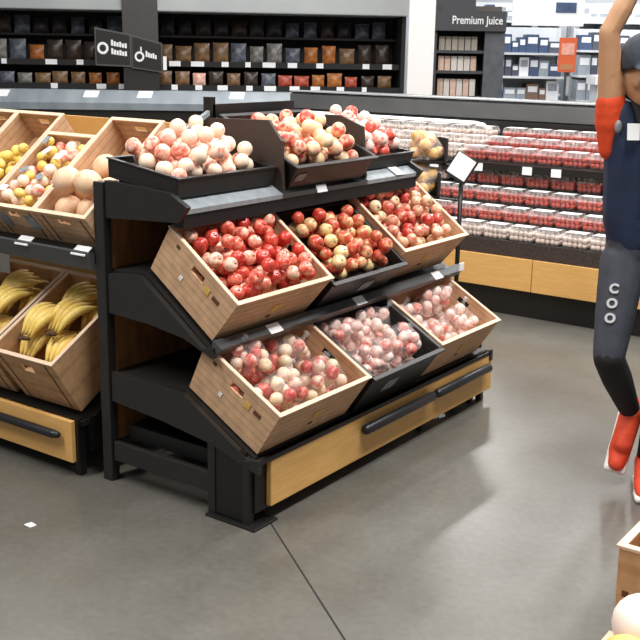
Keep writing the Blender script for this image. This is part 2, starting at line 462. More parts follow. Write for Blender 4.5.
# ================================================================== END DISPLAY (the stand in the middle)
EO = V((-2.58, 3.635, 0)); Y0, Y1 = 2.72, 4.55
ed = empty('produce_display', EO, 'black metal end-of-aisle produce stand with three sloping tiers and a pine bumper panel', 'display stand')
def ep(mb, name, m, bevel=0.0, parent=None, smooth=False):
    return mb.build(name, m, parent or ed, smooth=smooth, bevel=bevel, offset=EO)
ep(MB().box(-2.975, -2.955, Y0 + 0.03, Y1 - 0.03, 0.16, 0.87), 'back_panel', wood_d)
ep(MB().box(-2.975, -2.955, Y0 + 0.03, 4.37, 0.87, 1.20), 'back_panel', wood_d)
Y1T = 4.37
for y, zt in ((Y0 - 0.022, 1.205), (Y1 - 0.022, 0.86)):
    ep(MB().box(-2.985, -2.935, y, y + 0.044, 0.0, zt), 'upright', charcoal, 0.004)
for y in (Y0 - 0.012, Y1 - 0.012):
    ys = (y, y + 0.024)
    yt = ys if y < 3 else (Y1T - 0.024, Y1T)
    ep(MB().prism([(-2.93, 1.212), (-2.60, 1.192), (-2.515, 1.148), (-2.56, 1.09), (-2.93, 1.07)], 1, *yt), 'side_panel', black)
    ep(MB().prism([(-2.93, 0.855), (-2.765, 0.87), (-2.45, 0.642), (-2.40, 0.652), (-2.40, 0.612), (-2.54, 0.665), (-2.72, 0.69), (-2.93, 0.70)], 1, *ys), 'side_bracket', charcoal)
    ep(MB().prism([(-2.93, 0.462), (-2.55, 0.448), (-2.235, 0.262), (-2.19, 0.27), (-2.19, 0.215), (-2.42, 0.285), (-2.66, 0.318), (-2.93, 0.342)], 1, *ys), 'side_bracket', charcoal)
    ep(MB().box(-2.93, -2.415, y, y + 0.024, 0.09, 0.17), 'base_bar', charcoal, 0.003)
    ep(MB().box(-2.43, -2.395, y - 0.002, y + 0.03, 0.0, 0.30), 'leg', black, 0.003)
    ep(MB().box(-2.262, -2.232, y - 0.002, y + 0.03, 0.0, 0.26), 'leg', black, 0.003)
    if y < 3: ep(MB().box(-2.43, -2.19, y - 0.02, y + 0.12, 0.0, 0.010), 'foot_plate', blackdark, 0.003)
    ep(MB().box(-2.41, -2.25, y + 0.004, y + 0.018, 0.014, 0.29), 'kick_panel', blackdark)
# sloping decks
def deck(poly, name='shelf', y1=Y1):
    ep(MB().prism(poly, 1, Y0 + 0.016, y1 - 0.016), name, black)
deck([(-2.95, 0.452), (-2.560, 0.452), (-2.23, 0.262), (-2.195, 0.262), (-2.195, 0.245), (-2.235, 0.245), (-2.565, 0.432), (-2.95, 0.432)])
deck([(-2.95, 0.866), (-2.755, 0.876), (-2.45, 0.646), (-2.41, 0.646), (-2.41, 0.628), (-2.455, 0.628), (-2.76, 0.856), (-2.95, 0.846)])
deck([(-2.95, 1.145), (-2.60, 1.145), (-2.60, 1.125), (-2.95, 1.125)], y1=Y1T)
# price rails
ep(MB().prism([(-2.412, 0.618), (-2.405, 0.618), (-2.372, 0.652), (-2.40, 0.676), (-2.412, 0.676)], 1, Y0, Y1), 'price_rail', rail_m)
ep(MB().prism([(-2.60, 1.118), (-2.545, 1.118), (-2.542, 1.136), (-2.60, 1.168)], 1, Y0 + 0.01, 3.30), 'price_rail', silver)
ep(MB().prism([(-2.60, 1.118), (-2.545, 1.118), (-2.542, 1.136), (-2.60, 1.142)], 1, 3.302, 3.918), 'price_rail', rail_m)
ep(MB().prism([(-2.60, 1.118), (-2.545, 1.118), (-2.542, 1.136), (-2.60, 1.168)], 1, 3.92, Y1T), 'price_rail', silver)
ep(MB().box(-2.60, -2.552, Y0 + 0.01, Y1T - 0.01, 1.066, 1.117), 'rail_skirt', blackdark)
def price_tag(y, base, w=0.075):      # a white card clipped over a rail, leaning back
    x, z, dx, dz = base
    ep(MB().hexa([(x + 0.003, y, z), (x + 0.003, y + w, z), (x, y + w, z), (x, y, z),
                  (x + dx + 0.003, y, z + dz), (x + dx + 0.003, y + w, z + dz), (x + dx, y + w, z + dz), (x + dx, y, z + dz)]), 'price_tag', white_m)
for y in (3.01, 3.60, 4.27): price_tag(y, (-2.370, 0.648, -0.032, 0.028))
ep(MB().box(-2.372, -2.366, 4.50, 4.545, 0.652, 0.69), 'price_tag', white_m)
for y, b_ in ((3.53, (-2.538, 1.120, -0.012, 0.03)), (4.16, (-2.540, 1.140, -0.052, 0.03))): price_tag(y, b_, 0.07)
# dividers on the top tier
ep(MB().prism([(-2.95, 1.146), (-2.95, 1.416), (-2.62, 1.424), (-2.555, 1.345), (-2.545, 1.146)], 1, 3.302, 3.318), 'divider', mat('dark_brown_divider', rgb(58, 46, 38), 0.6))
ep(MB().prism([(-2.95, 1.146), (-2.95, 1.41), (-2.70, 1.415), (-2.575, 1.37), (-2.555, 1.146)], 1, 3.918, 3.932), 'divider', MATS['dark_brown_divider'])
# pine bumper panel, black cart bumpers, feet
pn = ep(MB().box(-2.222, -2.198, 2.795, Y1 + 0.03, 0.062, 0.262), 'bumper_panel', wood_y, 0.004)
ep(MB().box(-2.235, -2.222, Y0 + 0.01, Y1, 0.05, 0.262), 'panel_backing', blackdark)
for (a, c) in ((3.375, 3.945), (3.97, 4.50)):
    h_ = MB(); h_.tube([(-2.175, a, 0.196), (-2.172, a + 0.012, 0.196), (-2.172, c - 0.012, 0.196), (-2.175, c, 0.196)], [0.016, 0.022, 0.022, 0.016], 12)
    for yy in (a + 0.08, c - 0.08): h_.tube([(-2.2, yy, 0.196), (-2.178, yy, 0.196)], 0.008, 8)
    ep(h_, 'bumper_bar', mat('black_rubber', rgb(30, 31, 34), 0.4), smooth=True)
for (x, y) in ((-2.26, 3.98), (-2.26, 4.47)):
    ep(MB().box(x - 0.012, x + 0.012, y - 0.012, y + 0.012, 0, 0.06), 'leg', blackdark)
ep(MB().box(-2.90, -2.26, Y0 + 0.05, Y1 - 0.05, 0.17, 0.23), 'base_tray', blackdark)
ep(MB().box(-2.975, -2.945, 3.34, 3.90, 1.40, 1.47), 'top_rail', blackdark)

# ------------------------------------------------ crates and fruit on the end display
rnd = random.Random(3)
CW, CD, CH = 0.56, 0.38, 0.21
LOW = dict(x=-2.232, z=0.273, t=30); MID = dict(x=-2.444, z=0.664, t=37)

def fill_crate(M, w, d, base, n, r, kind, key, name, m, label, cat, group, seed, mound=lambda u, v: 0, stem=True, inset=0.016, rv=0.12, r0=None):
    s = pack(n, inset, w - inset, inset, d - inset, base, r, rv, mound, seed)
    heap(key, kind, name, r, m, M, s, label, cat, group, random.Random(seed + 1), stem)

# middle tier, left: red apples
M = end_frame(MID['x'], 2.755, MID['z'], MID['t'])
cardboard_crate(M, CW, CD, CH, 'brown plank-printed cardboard crate full of red apples at the left of the middle tier', fill=(0.128, 0.088))
fill_crate(M, CW, CD, lambda u, v: 0.130 - 0.04 * v / CD, 98, 0.031, 'apple', 'red', 'apple', red_apple,
           'red apple heaped in the cardboard crate at the left of the middle tier', 'apple', 'red apples in the left middle-tier crate', 11,
           mound=lambda u, v: 0.03 - 1.2 * (u - CW / 2) ** 2 * 0.3)
# middle tier, centre: two-tone apples in a black crate
M = end_frame(MID['x'] + 0.012, 3.363, MID['z'] - 0.004, MID['t'])
black_crate(M, CW - 0.046, CD, CH - 0.03, 'black plastic crate of red and yellow apples in the centre of the middle tier', fill=(0.10, 0.06))
fill_crate(M, CW - 0.046, CD, lambda u, v: 0.102 - 0.04 * v / CD, 74, 0.033, 'apple', 'bi', 'apple', bi_apple,
           'red and yellow apple in the black crate in the centre of the middle tier', 'apple', 'two-tone apples in the black middle-tier crate', 23, inset=0.024,
           mound=lambda u, v: 0.02)
# middle tier, right
M = end_frame(MID['x'] - 0.02, 3.925, MID['z'] + 0.018, MID['t'])
cardboard_crate(M, CW, CD, CH, 'brown cardboard crate of small red apples at the right of the middle tier', fill=(0.12, 0.075))
fill_crate(M, CW, CD, lambda u, v: 0.122 - 0.045 * v / CD, 94, 0.031, 'apple', 'pale', 'apple', pale_apple,
           'pinkish red apple in the cardboard crate at the right of the middle tier', 'apple', 'apples in the right middle-tier crate', 37)

# top tier, left: shallow black tray heaped with peaches
t = 8
M = end_frame(-2.585, 2.735, 1.152 + 0.020, t)
tr = empty('shallow_tray', label='shallow black tray heaped with pale peaches at the left of the top tier', cat='tray', M=M)
TW, TD, TH = 0.55, 0.355, 0.075
b, rim, P = crate_walls(TW, TD, TH, 0.01, 0.006, hole_side=False)
b.build('tray_body', black, tr, bevel=0.002); rim.build('rim', charcoal, tr)
liner(TW, TD, (0.03, 0.05), P, liner_m, tr)
ft = MB(); ft.prism([(0.02, -0.03), (0.35, -0.058), (0.35, 0.0), (0.02, 0.0)], 0, 0.05, 0.5)
ft.build('wedge_base', blackdark, tr)
mfun = lambda u, v: 0.10 * max(0.0, 1 - ((u - 0.30) / 0.34) ** 2) * min(1.0, v / 0.22)
fill_crate(M, TW, TD, lambda u, v: 0.032 + 0.02 * v / TD, 56, 0.0345, 'peach', 'peach', 'peach', peach,
           'pale peach heaped on the shallow black tray at the left of the top tier', 'peach', 'peaches on the left top tray', 41, mound=mfun, stem=False, inset=0.02)
# top tier, centre: black crate of peaches
M = end_frame(-2.555, 3.345, 1.150, 25)
black_crate(M, 0.545, 0.40, 0.115, 'black plastic crate of yellow and pink peaches in the centre of the top tier', fill=(0.05, 0.03), lab=(0.03, 0.15))
fill_crate(M, 0.545, 0.40, lambda u, v: 0.052 - 0.02 * v / 0.4, 53, 0.0355, 'peach', 'peach2', 'peach', fruit_mat('peach_skin_warm', [(0.2, rgb(248, 222, 188)), (0.42, rgb(242, 204, 150)), (0.56, rgb(240, 186, 160)), (0.72, rgb(218, 84, 64)), (0.9, rgb(196, 50, 44))], 0.5, spread=0.45),
           'yellow-pink peach in the black crate in the centre of the top tier', 'peach', 'peaches in the centre top crate', 53, stem=False, inset=0.024,
           mound=lambda u, v: 0.04 * max(0, 1 - ((u - 0.30) / 0.27) ** 2) * (1 if v < 0.3 else 0.3))
# top tier, right
M = end_frame(-2.59, 3.945, 1.152 + 0.022, 8)
tr = empty('shallow_tray', label='shallow black tray of pink peaches at the right of the top tier', cat='tray', M=M)
b, rim, P = crate_walls(0.42, TD, 0.06, 0.01, 0.006, hole_side=False)
b.build('tray_body', black, tr, bevel=0.002); rim.build('rim', charcoal, tr)
liner(0.42, TD, (0.025, 0.045), P, liner_m, tr)
ft = MB(); ft.prism([(0.02, -0.03), (0.34, -0.055), (0.34, 0.0), (0.02, 0.0)], 0, 0.05, 0.37)
ft.build('wedge_base', blackdark, tr)
fill_crate(M, 0.42, TD, lambda u, v: 0.027 + 0.02 * v / TD, 54, 0.0335, 'peach', 'peach3', 'peach', fruit_mat('peach_skin_pink', [(0.2, rgb(250, 224, 212)), (0.52, rgb(246, 202, 188)), (0.64, rgb(224, 92, 72)), (0.86, rgb(206, 48, 40))], 0.5, spread=0.5),
           'pink peach in the shallow tray at the right of the top tier', 'peach', 'peaches on the right top tray', 61, stem=False, inset=0.02,
           mound=lambda u, v: 0.10 * max(0.0, 1 - ((u - 0.14) / 0.34) ** 2) * min(1.0, v / 0.2))

# bottom tier: bagged apples
def fruit_bag(M, n, r, m, size, label, group, seed, name='apple', kind='apple', film_m=None, key=None):
    """a clear bag pulled over loose fruit: film, the fruit inside and a twisted neck"""
    rn = random.Random(seed)
    root = empty('fruit_bag', label=label, cat='bag of fruit', group=group, M=M)
    sx, sy = size
    sp = pack(n, -sx / 2, sx / 2, -sy / 2, sy / 2, 0.004, r, 0.12, lambda u, v: 0.05 * (1 - (2 * u / sx) ** 2 - (2 * v / sy) ** 2), seed, 40)
    key = key or ('bag', m.name, r)
    for (u, v, h, rr) in sp:
        if key not in PROTO:
            o = make_fruit(kind, name, r, m, False); PROTO[key] = o
        else:
            o = PROTO[key].copy(); COL.objects.link(o)
            for k in ('label', 'category', 'group'):
                if k in o: del o[k]
        o.parent = root
        o.matrix_local = Matrix.Translation((u, v, h)) @ Euler((rn.uniform(0, 6), rn.uniform(0, 6), 0)).to_matrix().to_4x4() @ Matrix.Scale(rr / r, 4)
    bm = bmesh.new()
    for (u, v, h, rr) in sp:
        bmesh.ops.create_icosphere(bm, subdivisions=2, radius=rr * 1.05, matrix=Matrix.Translation((u, v, max(h, rr * 1.05 + 0.001))))
    res = bmesh.ops.convex_hull(bm, input=bm.verts)
    bmesh.ops.delete(bm, geom=list({e for e in res['geom_interior'] + res['geom_unused'] if isinstance(e, bmesh.types.BMVert)}), context='VERTS')
    bmesh.ops.delete(bm, geom=[f for f in bm.faces if False], context='FACES')
    me = bpy.data.meshes.new('film'); bm.to_mesh(me); bm.free(); me.materials.append(film_m or film)
    for p in me.polygons: p.use_smooth = True
    o = bpy.data.objects.new('film', me); COL.objects.link(o); o.parent = root
    top = max(sp, key=lambda q: q[2])
    nk = MB(); z0 = top[2] + top[3]
    nk.tube([(top[0], top[1], z0 - 0.006), (top[0] + 0.01, top[1], z0 + 0.012), (top[0] + 0.03, top[1] + 0.006, z0 + 0.022)], [0.018, 0.006, 0.016], 8)
    nk.build('bag_neck', film_m or film, root, smooth=True)
    return root

bagA = fruit_mat('bagged_apple_skin', [(0.2, rgb(240, 220, 180)), (0.48, rgb(246, 208, 192)), (0.64, rgb(228, 110, 90)), (0.86, rgb(196, 40, 36))], 0.35, spread=0.7)
bagB = fruit_mat('bagged_pink_apple_skin', [(0.2, rgb(248, 228, 214)), (0.56, rgb(246, 208, 196)), (0.74, rgb(230, 120, 100)), (0.92, rgb(204, 52, 44))], 0.35, spread=0.45)
def low_bags(M, base, w, d, specs, m, where, group, seed, r=0.029):
    for i, (u, v, sx, sy, n, lab) in enumerate(specs):
        slope = math.atan2(base[1] - base[0], d - 0.032)
        B = M @ Matrix.Translation((u, v, base[0] + (base[1] - base[0]) * (v - 0.016) / (d - 0.032) + 0.004)) @ Matrix.Rotation(slope, 4, 'X')
        fruit_bag(B, n, r, m, (sx, sy), lab, group, seed + i)

M = end_frame(LOW['x'], 2.755, LOW['z'], LOW['t'])
cardboard_crate(M, CW, CD, CH, 'brown plank-printed cardboard crate of bagged apples at the left of the bottom tier', fill=(0.055, 0.035))
low_bags(M, (0.055, 0.035), CW, CD, [
    (0.15, 0.105, 0.25, 0.155, 22, 'clear bag of pale apples at the front left of the bottom left crate'),
    (0.41, 0.105, 0.24, 0.155, 21, 'clear bag of apples at the front right of the bottom left crate'),
    (0.15, 0.275, 0.25, 0.155, 24, 'clear bag of reddish apples at the back left of the bottom left crate'),
    (0.41, 0.275, 0.24, 0.155, 18, 'clear bag of apples at the back right of the bottom left crate')], bagA, '', 'bagged apples in the bottom left crate', 71)
M = end_frame(LOW['x'] + 0.01, 3.363, LOW['z'], LOW['t'])
black_crate(M, CW - 0.046, CD, CH - 0.01, 'black plastic crate of bagged fruit in the centre of the bottom tier', fill=(0.09, 0.06), lab=(0.28, 0.46), lin=mat('pale_paper_liner', rgb(226, 208, 200), 0.8))
low_bags(M, (0.09, 0.06), CW - 0.02, CD, [
    (0.140, 0.10, 0.23, 0.145, 18, 'clear plastic bag of pink apples at the front left of the black bottom crate'),
    (0.378, 0.10, 0.23, 0.145, 17, 'clear plastic bag of pink apples at the front right of the black bottom crate'),
    (0.140, 0.272, 0.23, 0.15, 19, 'clear plastic bag of pink apples at the back left of the black bottom crate'),
    (0.378, 0.272, 0.23, 0.15, 16, 'clear plastic bag of pink apples at the back right of the black bottom crate')], bagB, '', 'bagged apples in the black bottom crate', 81, r=0.028)
M = end_frame(LOW['x'] - 0.004, 3.925, LOW['z'] + 0.003, LOW['t'])
cardboard_crate(M, CW - 0.02, CD, CH, 'brown cardboard crate of bagged pale apples at the right of the bottom tier', fill=(0.07, 0.045), lin=MATS['pale_paper_liner'])
low_bags(M, (0.07, 0.045), CW - 0.02, CD, [
    (0.15, 0.105, 0.24, 0.15, 17, 'bag of pink and red apples at the front left of the bottom right crate'),
    (0.39, 0.105, 0.22, 0.15, 15, 'bag of pale pink apples at the front right of the bottom right crate'),
    (0.15, 0.275, 0.24, 0.15, 13, 'bag of pale apples at the back left of the bottom right crate'),
    (0.39, 0.275, 0.22, 0.15, 16, 'bag of pale pink apples at the back right of the bottom right crate')], bagB, '', 'bagged apples in the bottom right crate', 91, r=0.028)

# ================================================================== LEFT AISLE UNIT
GO = V((-4.0, 2.95, 0)); GX0, GX1 = -5.2, -3.0
gd = empty('produce_shelving', GO, 'long black produce shelving unit at the left with banana crates and pine bumper', 'shelving unit')
def gp(mb, name, m, bevel=0.0, smooth=False):
    return mb.build(name, m, gd, smooth=smooth, bevel=bevel, offset=GO)
gp(MB().box(GX0, -3.072, 2.615, 2.637, 0.07, 0.247), 'bumper_panel', wood, 0.004)
gp(MB().box(GX0, -3.06, 2.638, 2.65, 0.06, 0.25), 'panel_backing', blackdark)
hb = MB(); hb.tube([(GX0 + 0.05, 2.588, 0.187), (-3.15, 2.588, 0.187), (-3.12, 2.592, 0.187)], [0.018, 0.018, 0.012], 12)
for x in (-3.3, -3.9, -4.6): hb.tube([(x, 2.616, 0.187), (x, 2.594, 0.187)], 0.008, 8)
gp(hb, 'bumper_bar', MATS['black_rubber'], smooth=True)
gp(MB().box(GX0, -3.055, 2.70, 3.55, 0.10, 0.245), 'base', blackdark)
for x in (-3.09, -4.2): gp(MB().box(x - 0.015, x + 0.015, 2.66, 2.69, 0, 0.245), 'leg', blackdark)
gp(MB().prism([(2.655, 0.238), (2.72, 0.238), (3.16, 0.492), (3.16, 0.47), (2.72, 0.215), (2.655, 0.215)], 0, GX0, -3.06), 'shelf', black)
gp(MB().prism([(2.70, 0.925), (2.76, 0.925), (3.24, 1.292), (3.24, 1.27), (2.76, 0.90), (2.70, 0.88)], 0, GX0, -2.995), 'shelf', black)
gp(MB().prism([(2.665, 0.930), (2.672, 0.936), (2.700, 0.928), (2.700, 0.86), (2.69, 0.86)], 0, GX0, -2.99), 'price_rail', rail_m)
gp(MB().box(GX0, -2.995, 3.55, 3.57, 0.2, 1.30), 'back_panel', wood_t)
gp(MB().box(GX0, -2.995, 3.30, 3.32, 1.20, 1.385), 'back_rail', wood_t)
gp(MB().prism([(2.78, 0.245), (3.55, 0.245), (3.55, 0.9), (3.2, 0.9), (2.78, 0.5)], 0, -3.035, -3.02), 'end_panel', wood_d)
gp(MB().box(-2.985, -2.945, 3.325, 3.355, 1.15, 1.50), 'end_post', blackdark)
ar = MB(); ar.prism([(2.78, 1.19), (3.32, 1.445), (3.32, 1.425), (2.78, 1.165)], 0, -2.965, -2.945)
gp(ar, 'end_arm', silver)
for x in (-3.72, -3.42, -3.085):
    gp(MB().hexa([(x, 2.662, 0.918), (x + 0.08, 2.662, 0.918), (x + 0.08, 2.662, 0.923), (x, 2.662, 0.923), (x, 2.702, 0.944), (x + 0.08, 2.702, 0.944), (x + 0.08, 2.702, 0.949), (x, 2.702, 0.949)]), 'price_tag', white_m)
# banana crates on the lower shelf
BW, BD, BH = 0.345, 0.47, 0.285
def banana_hand(M, n, label, group, seed, L=0.20):
    rn = random.Random(seed)
    root = empty('banana_bunch', label=label, cat='bananas', group=group, M=M)
    fan = 0.20
    for i in range(n):
        a = (i - (n - 1) / 2) / max(1, n - 1) * 2 * fan
        arc = []; rad = []
        for k in range(10):
            tt = k / 9
            y = 0.012 + tt * L * (1 - 0.05 * abs(a)); z = 0.021 + 0.042 * math.sin(math.pi * (tt * 0.9 + 0.05))
            arc.append((math.sin(a) * y * 1.0 + (i - (n - 1) / 2) * 0.019, math.cos(a) * y, z))
            rad.append([0.006, 0.009, 0.0145, 0.0178, 0.0190, 0.0192, 0.0184, 0.0155, 0.009, 0.004][k])
        bb = MB(); bb.tube(arc, rad, 8)
        bb.build('banana', banana_m, root, smooth=True)
    c = MB(); c.tube([(-0.028, 0.004, 0.026), (0, -0.004, 0.030), (0.028, 0.004, 0.026)], [0.007, 0.011, 0.007], 8)
    c.tube([(0, -0.002, 0.03), (0, -0.022, 0.038)], [0.009, 0.007], 8)
    c.build('stalk', brown_m, root, smooth=True)
    return root
def banana_crate(x0, label, group, where, seed, spec):
    M = side_frame(x0, 2.705, 0.258, 30)
    e, P = cardboard_crate(M, BW, BD, BH, label, mats=card2, fill=(0.17, 0.125), style='plain', flare=0.018)
    for k, (u, v, h, yaw, nb, lab) in enumerate(spec):
        B = M @ Matrix.Translation((u, v, h)) @ Matrix.Rotation(R(yaw), 4, 'Z')
        banana_hand(B, nb, lab, group, seed + k, 0.195)
sp = [(0.092, 0.030, 0.172, 0, 4, 'bunch of ripe bananas at the front left of the banana crate nearest the end display'),
      (0.250, 0.030, 0.172, 0, 4, 'bunch of ripe bananas at the front right of the banana crate nearest the end display'),
      (0.092, 0.240, 0.148, 0, 4, 'bunch of ripe bananas at the back left of the banana crate nearest the end display'),
      (0.250, 0.240, 0.148, 0, 4, 'bunch of ripe bananas at the back right of the banana crate nearest the end display'),
      (0.112, 0.075, 0.262, -10, 4, 'bunch of ripe bananas on top at the front left of the banana crate'),
      (0.222, 0.130, 0.262, -10, 4, 'bunch of ripe bananas on top at the right of the banana crate'),
      (0.135, 0.255, 0.232, -22, 4, 'bunch of ripe bananas on top at the back of the banana crate')]
banana_crate(-3.455, 'brown cardboard crate of ripe bananas on the low shelf beside the end display', None, '', 101, sp)
sp2 = [(u_, v_, h_, y_, n_, 'bunch of yellow bananas in the low crate at the left edge') for (u_, v_, h_, y_, n_, _l) in sp]
banana_crate(-3.855, 'brown cardboard crate of bananas on the low shelf at the left edge', 'bananas in the left-edge crate', '', 111, sp2)
st = MB(); st.box(-0.018, 0.018, -0.012, 0.012, 0, 0.0012)
so = st.build('sticker_card', mat('pale_blue_label', rgb(196, 214, 224), 0.5))
so.matrix_world = side_frame(-3.855, 2.705, 0.258, 30) @ Matrix.Translation((0.27, 0.13, 0.335)) @ Matrix.Rotation(R(20), 4, 'X')
tag(so, 'small pale blue label lying on the bananas at the left edge', 'label')
wc = MB(); wc.box(-0.06, 0.06, -0.002, 0.002, 0, 0.12)
wo = wc.build('sign_card', mat('pale_card', rgb(206, 210, 212), 0.5)); wo.matrix_world = side_frame(-3.855, 2.705, 0.258, 30) @ Matrix.Translation((0.02, 0.40, 0.2865)) @ Matrix.Rotation(R(-30), 4, 'X')
tag(wo, 'pale grey card standing on the back of the banana crate at the left edge', 'card')
# upper shelf crates
UW, UD, UH, UT = 0.288, 0.545, 0.178, 38.0
def upper_M(x0): return side_frame(x0, 2.765, 0.932, UT)
def upper(x0, label, fill=(0.05, 0.04), UD=UD):
    M = upper_M(x0)
    return M, cardboard_crate(M, UW, UD, UH, label, mats=card, fill=fill, th=0.009, flare=0.004, style='plain')
M, _ = upper(-3.279, 'brown cardboard crate of pale melons on the upper shelf next to the end display')
rn = random.Random(5)
def melon(M, label, group, L=0.058):
    b = MB(); pr = []
    for i in range(17):
        a_ = math.pi * i / 16
        pr.append((max(0.002, L * 0.88 * math.sin(a_)), -math.cos(a_) * L))
    b.lathe(pr, 20)
    o = b.build('melon', squash_m, smooth=True); o.matrix_world = M
    s = MB(); s.tube([(0, 0, L * 0.97), (0.002, 0, L * 1.06)], [0.006, 0.005], 6); s.build('stem', brown_m, o, smooth=True)
    return tag(o, label, 'melon', group)
for k, (u, v, h) in enumerate([(0.080, 0.085, 0.112), (0.205, 0.080, 0.112), (0.078, 0.210, 0.108), (0.205, 0.205, 0.108), (0.083, 0.150, 0.206), (0.080, 0.335, 0.104), (0.205, 0.335, 0.104), (0.207, 0.148, 0.206)]):
    melon(M @ Matrix.Translation((u, v, h)) @ Euler((1.2 + k, 0.4 * k, 0.7 * k)).to_matrix().to_4x4(),
          'pale melon in the upper left crate next to the end display' if k not in (4, 7) else ('pale melon at the left on top of the heap in the upper crate' if k == 4 else 'pale melon at the right on top of the heap in the upper crate'), 'melons in the upper left crate' if k not in (4, 7) else None)
M, (e3, P3) = upper(-3.578, 'brown cardboard crate of lemons and pale peaches, second crate left of the end display', UD=0.43)
s = pack(60, 0.014, UW - 0.014, 0.014, 0.43 - 0.014, lambda u, v: 0.062 - 0.01 * v / UD, 0.029, 0.12, lambda u, v: 0.02, 131)
lem = [q for i, q in enumerate(s) if i % 9 in (0, 2, 3, 6)]; oth = [q for i, q in enumerate(s) if i % 9 not in (0, 2, 3, 6)]
heap('lemon', 'lemon', 'lemon', 0.029, lemon_m, M, lem, 'yellow lemon among pale peaches in the second crate left of the end display', 'lemon', 'lemons in the second upper crate', random.Random(1), False)
heap('peach4', 'peach', 'peach', 0.029, peach, M, oth, 'pale peach among lemons in the second crate left of the end display', 'peach', 'pale peaches in the second upper crate', random.Random(2), False)
for uu in (0.03, 0.20):
    c_ = MB(); c_.hexa([P3(uu, -0.003, 0.06), P3(uu + 0.06, -0.003, 0.06), P3(uu + 0.06, -0.0005, 0.06), P3(uu, -0.0005, 0.06), P3(uu, -0.003, 0.135), P3(uu + 0.06, -0.003, 0.135), P3(uu + 0.06, -0.0005, 0.135), P3(uu, -0.0005, 0.135)])
    c_.build('label_card', greylab, e3)
for k, (u, v) in enumerate([(0.05, 0.08), (0.06, 0.2), (0.13, 0.3), (0.07, 0.36), (0.13, 0.39), (0.2, 0.16), (0.21, 0.28), (0.2, 0.38)]):
    hmax = max([h + rr for (a, c, h, rr) in s if (a - u) ** 2 + (c - v) ** 2 < 0.032 ** 2] or [0.1])
    st = MB(); st.box(-0.022, 0.022, -0.015, 0.015, 0, 0.0015)
    o = st.build('label_tag', greylab if k % 2 else white_m); o.matrix_world = M @ Matrix.Translation((u, v, hmax + 0.001)) @ Matrix.Rotation(R(30 * k), 4, 'Z')
    tag(o, ('small grey' if k % 2 else 'small white') + ' paper tag lying on the lemons and peaches in the second upper crate', 'tag', 'grey paper tags in the second upper crate' if k % 2 else 'white paper tags in the second upper crate')
M, _ = upper(-3.877, 'brown cardboard crate of lemons, third upper crate left of the end display')
s = pack(40, 0.014, UW - 0.014, 0.014, UD - 0.16, lambda u, v: 0.052 - 0.01 * v / UD, 0.031, 0.1, lambda u, v: 0.02, 141)
heap('lemon2', 'lemon', 'lemon', 0.031, lemon_m, M, s, 'yellow lemon in the third upper crate left of the end display', 'lemon', 'lemons in the third upper crate', random.Random(4), False)
M, _ = upper(-4.176, 'brown cardboard crate cut by the left edge of the photo on the upper shelf')
s = pack(34, 0.014, UW - 0.014, 0.014, UD - 0.16, lambda u, v: 0.052 - 0.01 * v / UD, 0.031, 0.1, lambda u, v: 0.02, 151)
heap('lemon2', 'lemon', 'lemon', 0.031, lemon_m, M, s, 'yellow lemon in the upper crate cut by the left edge', 'lemon', 'lemons in the left-edge upper crate', random.Random(6), False)

# ================================================================== BERRY CASE (right, behind)
CX0, CX1 = -5.45, -1.35
CO = V((-3.4, 6.6, 0))
bc = empty('berry_case', CO, 'long low refrigerated berry case with pine front panel and grey top', 'display case')
def cp(mb, name, m, bevel=0.0, smooth=False):
    return mb.build(name, m, bc, smooth=smooth, bevel=bevel, offset=CO)
greytop = mat('grey_sheet_metal', rgb(106, 106, 106), 0.4, col2=rgb(92, 94, 96), scale=5)
greycap = mat('pale_cap_metal', rgb(176, 180, 182), 0.35)
cp(MB().box(CX0, CX1, 6.26, 7.5, 0.0, 0.19), 'toe_kick', blackdark)
for (a, c) in ((CX0, -2.74), (-2.735, CX1)):
    cp(MB().box(a, c, 6.205, 6.232, 0.185, 0.398), 'front_panel', wood, 0.003)
cp(MB().box(CX0, CX1, 6.22, 6.234, 0.40, 0.50), 'grille', mat('dark_grille', rgb(40, 34, 32), 0.6, col2=rgb(74, 60, 54), scale=60))
cp(MB().prism([(6.233, 0.19), (6.233, 0.497), (6.375, 0.497), (6.375, 0.592), (6.515, 0.592), (6.515, 0.697), (6.655, 0.697), (6.655, 0.800), (7.45, 0.800), (7.45, 0.19)], 0, CX0, CX1), 'lower_deck', black)
cp(MB().prism([(6.60, 0.906), (6.60, 0.955), (6.625, 0.962), (6.785, 0.962), (6.785, 1.020), (6.915, 1.020), (6.915, 1.078), (7.10, 1.078), (7.10, 0.912)], 0, CX0, CX1), 'upper_shelf', blackdark)
cp(MB().box(CX0, CX1, 7.10, 7.14, 0.80, 1.21), 'back_panel', blackdark)
cp(MB().prism([(7.16, 1.215), (7.16, 1.330), (7.19, 1.352), (7.62, 1.352), (7.62, 0.0), (7.52, 0.0), (7.52, 1.215)], 0, CX0, CX1), 'top_housing', greytop, 0.004)
cp(MB().box(CX0, CX1, 7.15, 7.25, 1.352, 1.362), 'top_trim', greycap)
cp(MB().box(CX0, CX0 + 0.03, 6.24, 7.6, 0.0, 1.21), 'end_panel', black)
lr = MB(); lr.tube([(-5.3, 7.0, 1.200), (-3.62, 7.0, 1.196), (-3.545, 7.0, 1.186), (-3.53, 7.03, 1.16), (-3.53, 7.09, 1.15)], 0.012, 10)
cp(lr, 'light_tube', mat('lamp_tube', rgb(245, 245, 245), 0.4, emit=(1, 0.98, 0.95, 1), estr=0.6), smooth=True)
for x in (-4.55, -4.12, -3.75, -3.4, -3.03, -2.82, -2.45, -2.0):
    cp(MB().box(x, x + 0.07, 6.594, 6.598, 0.896, 0.95), 'price_tag', white_m)
for x in (-4.30, -4.05):
    cp(MB().box(x, x + 0.13, 7.088, 7.094, 1.10, 1.18), 'info_card', greylab)

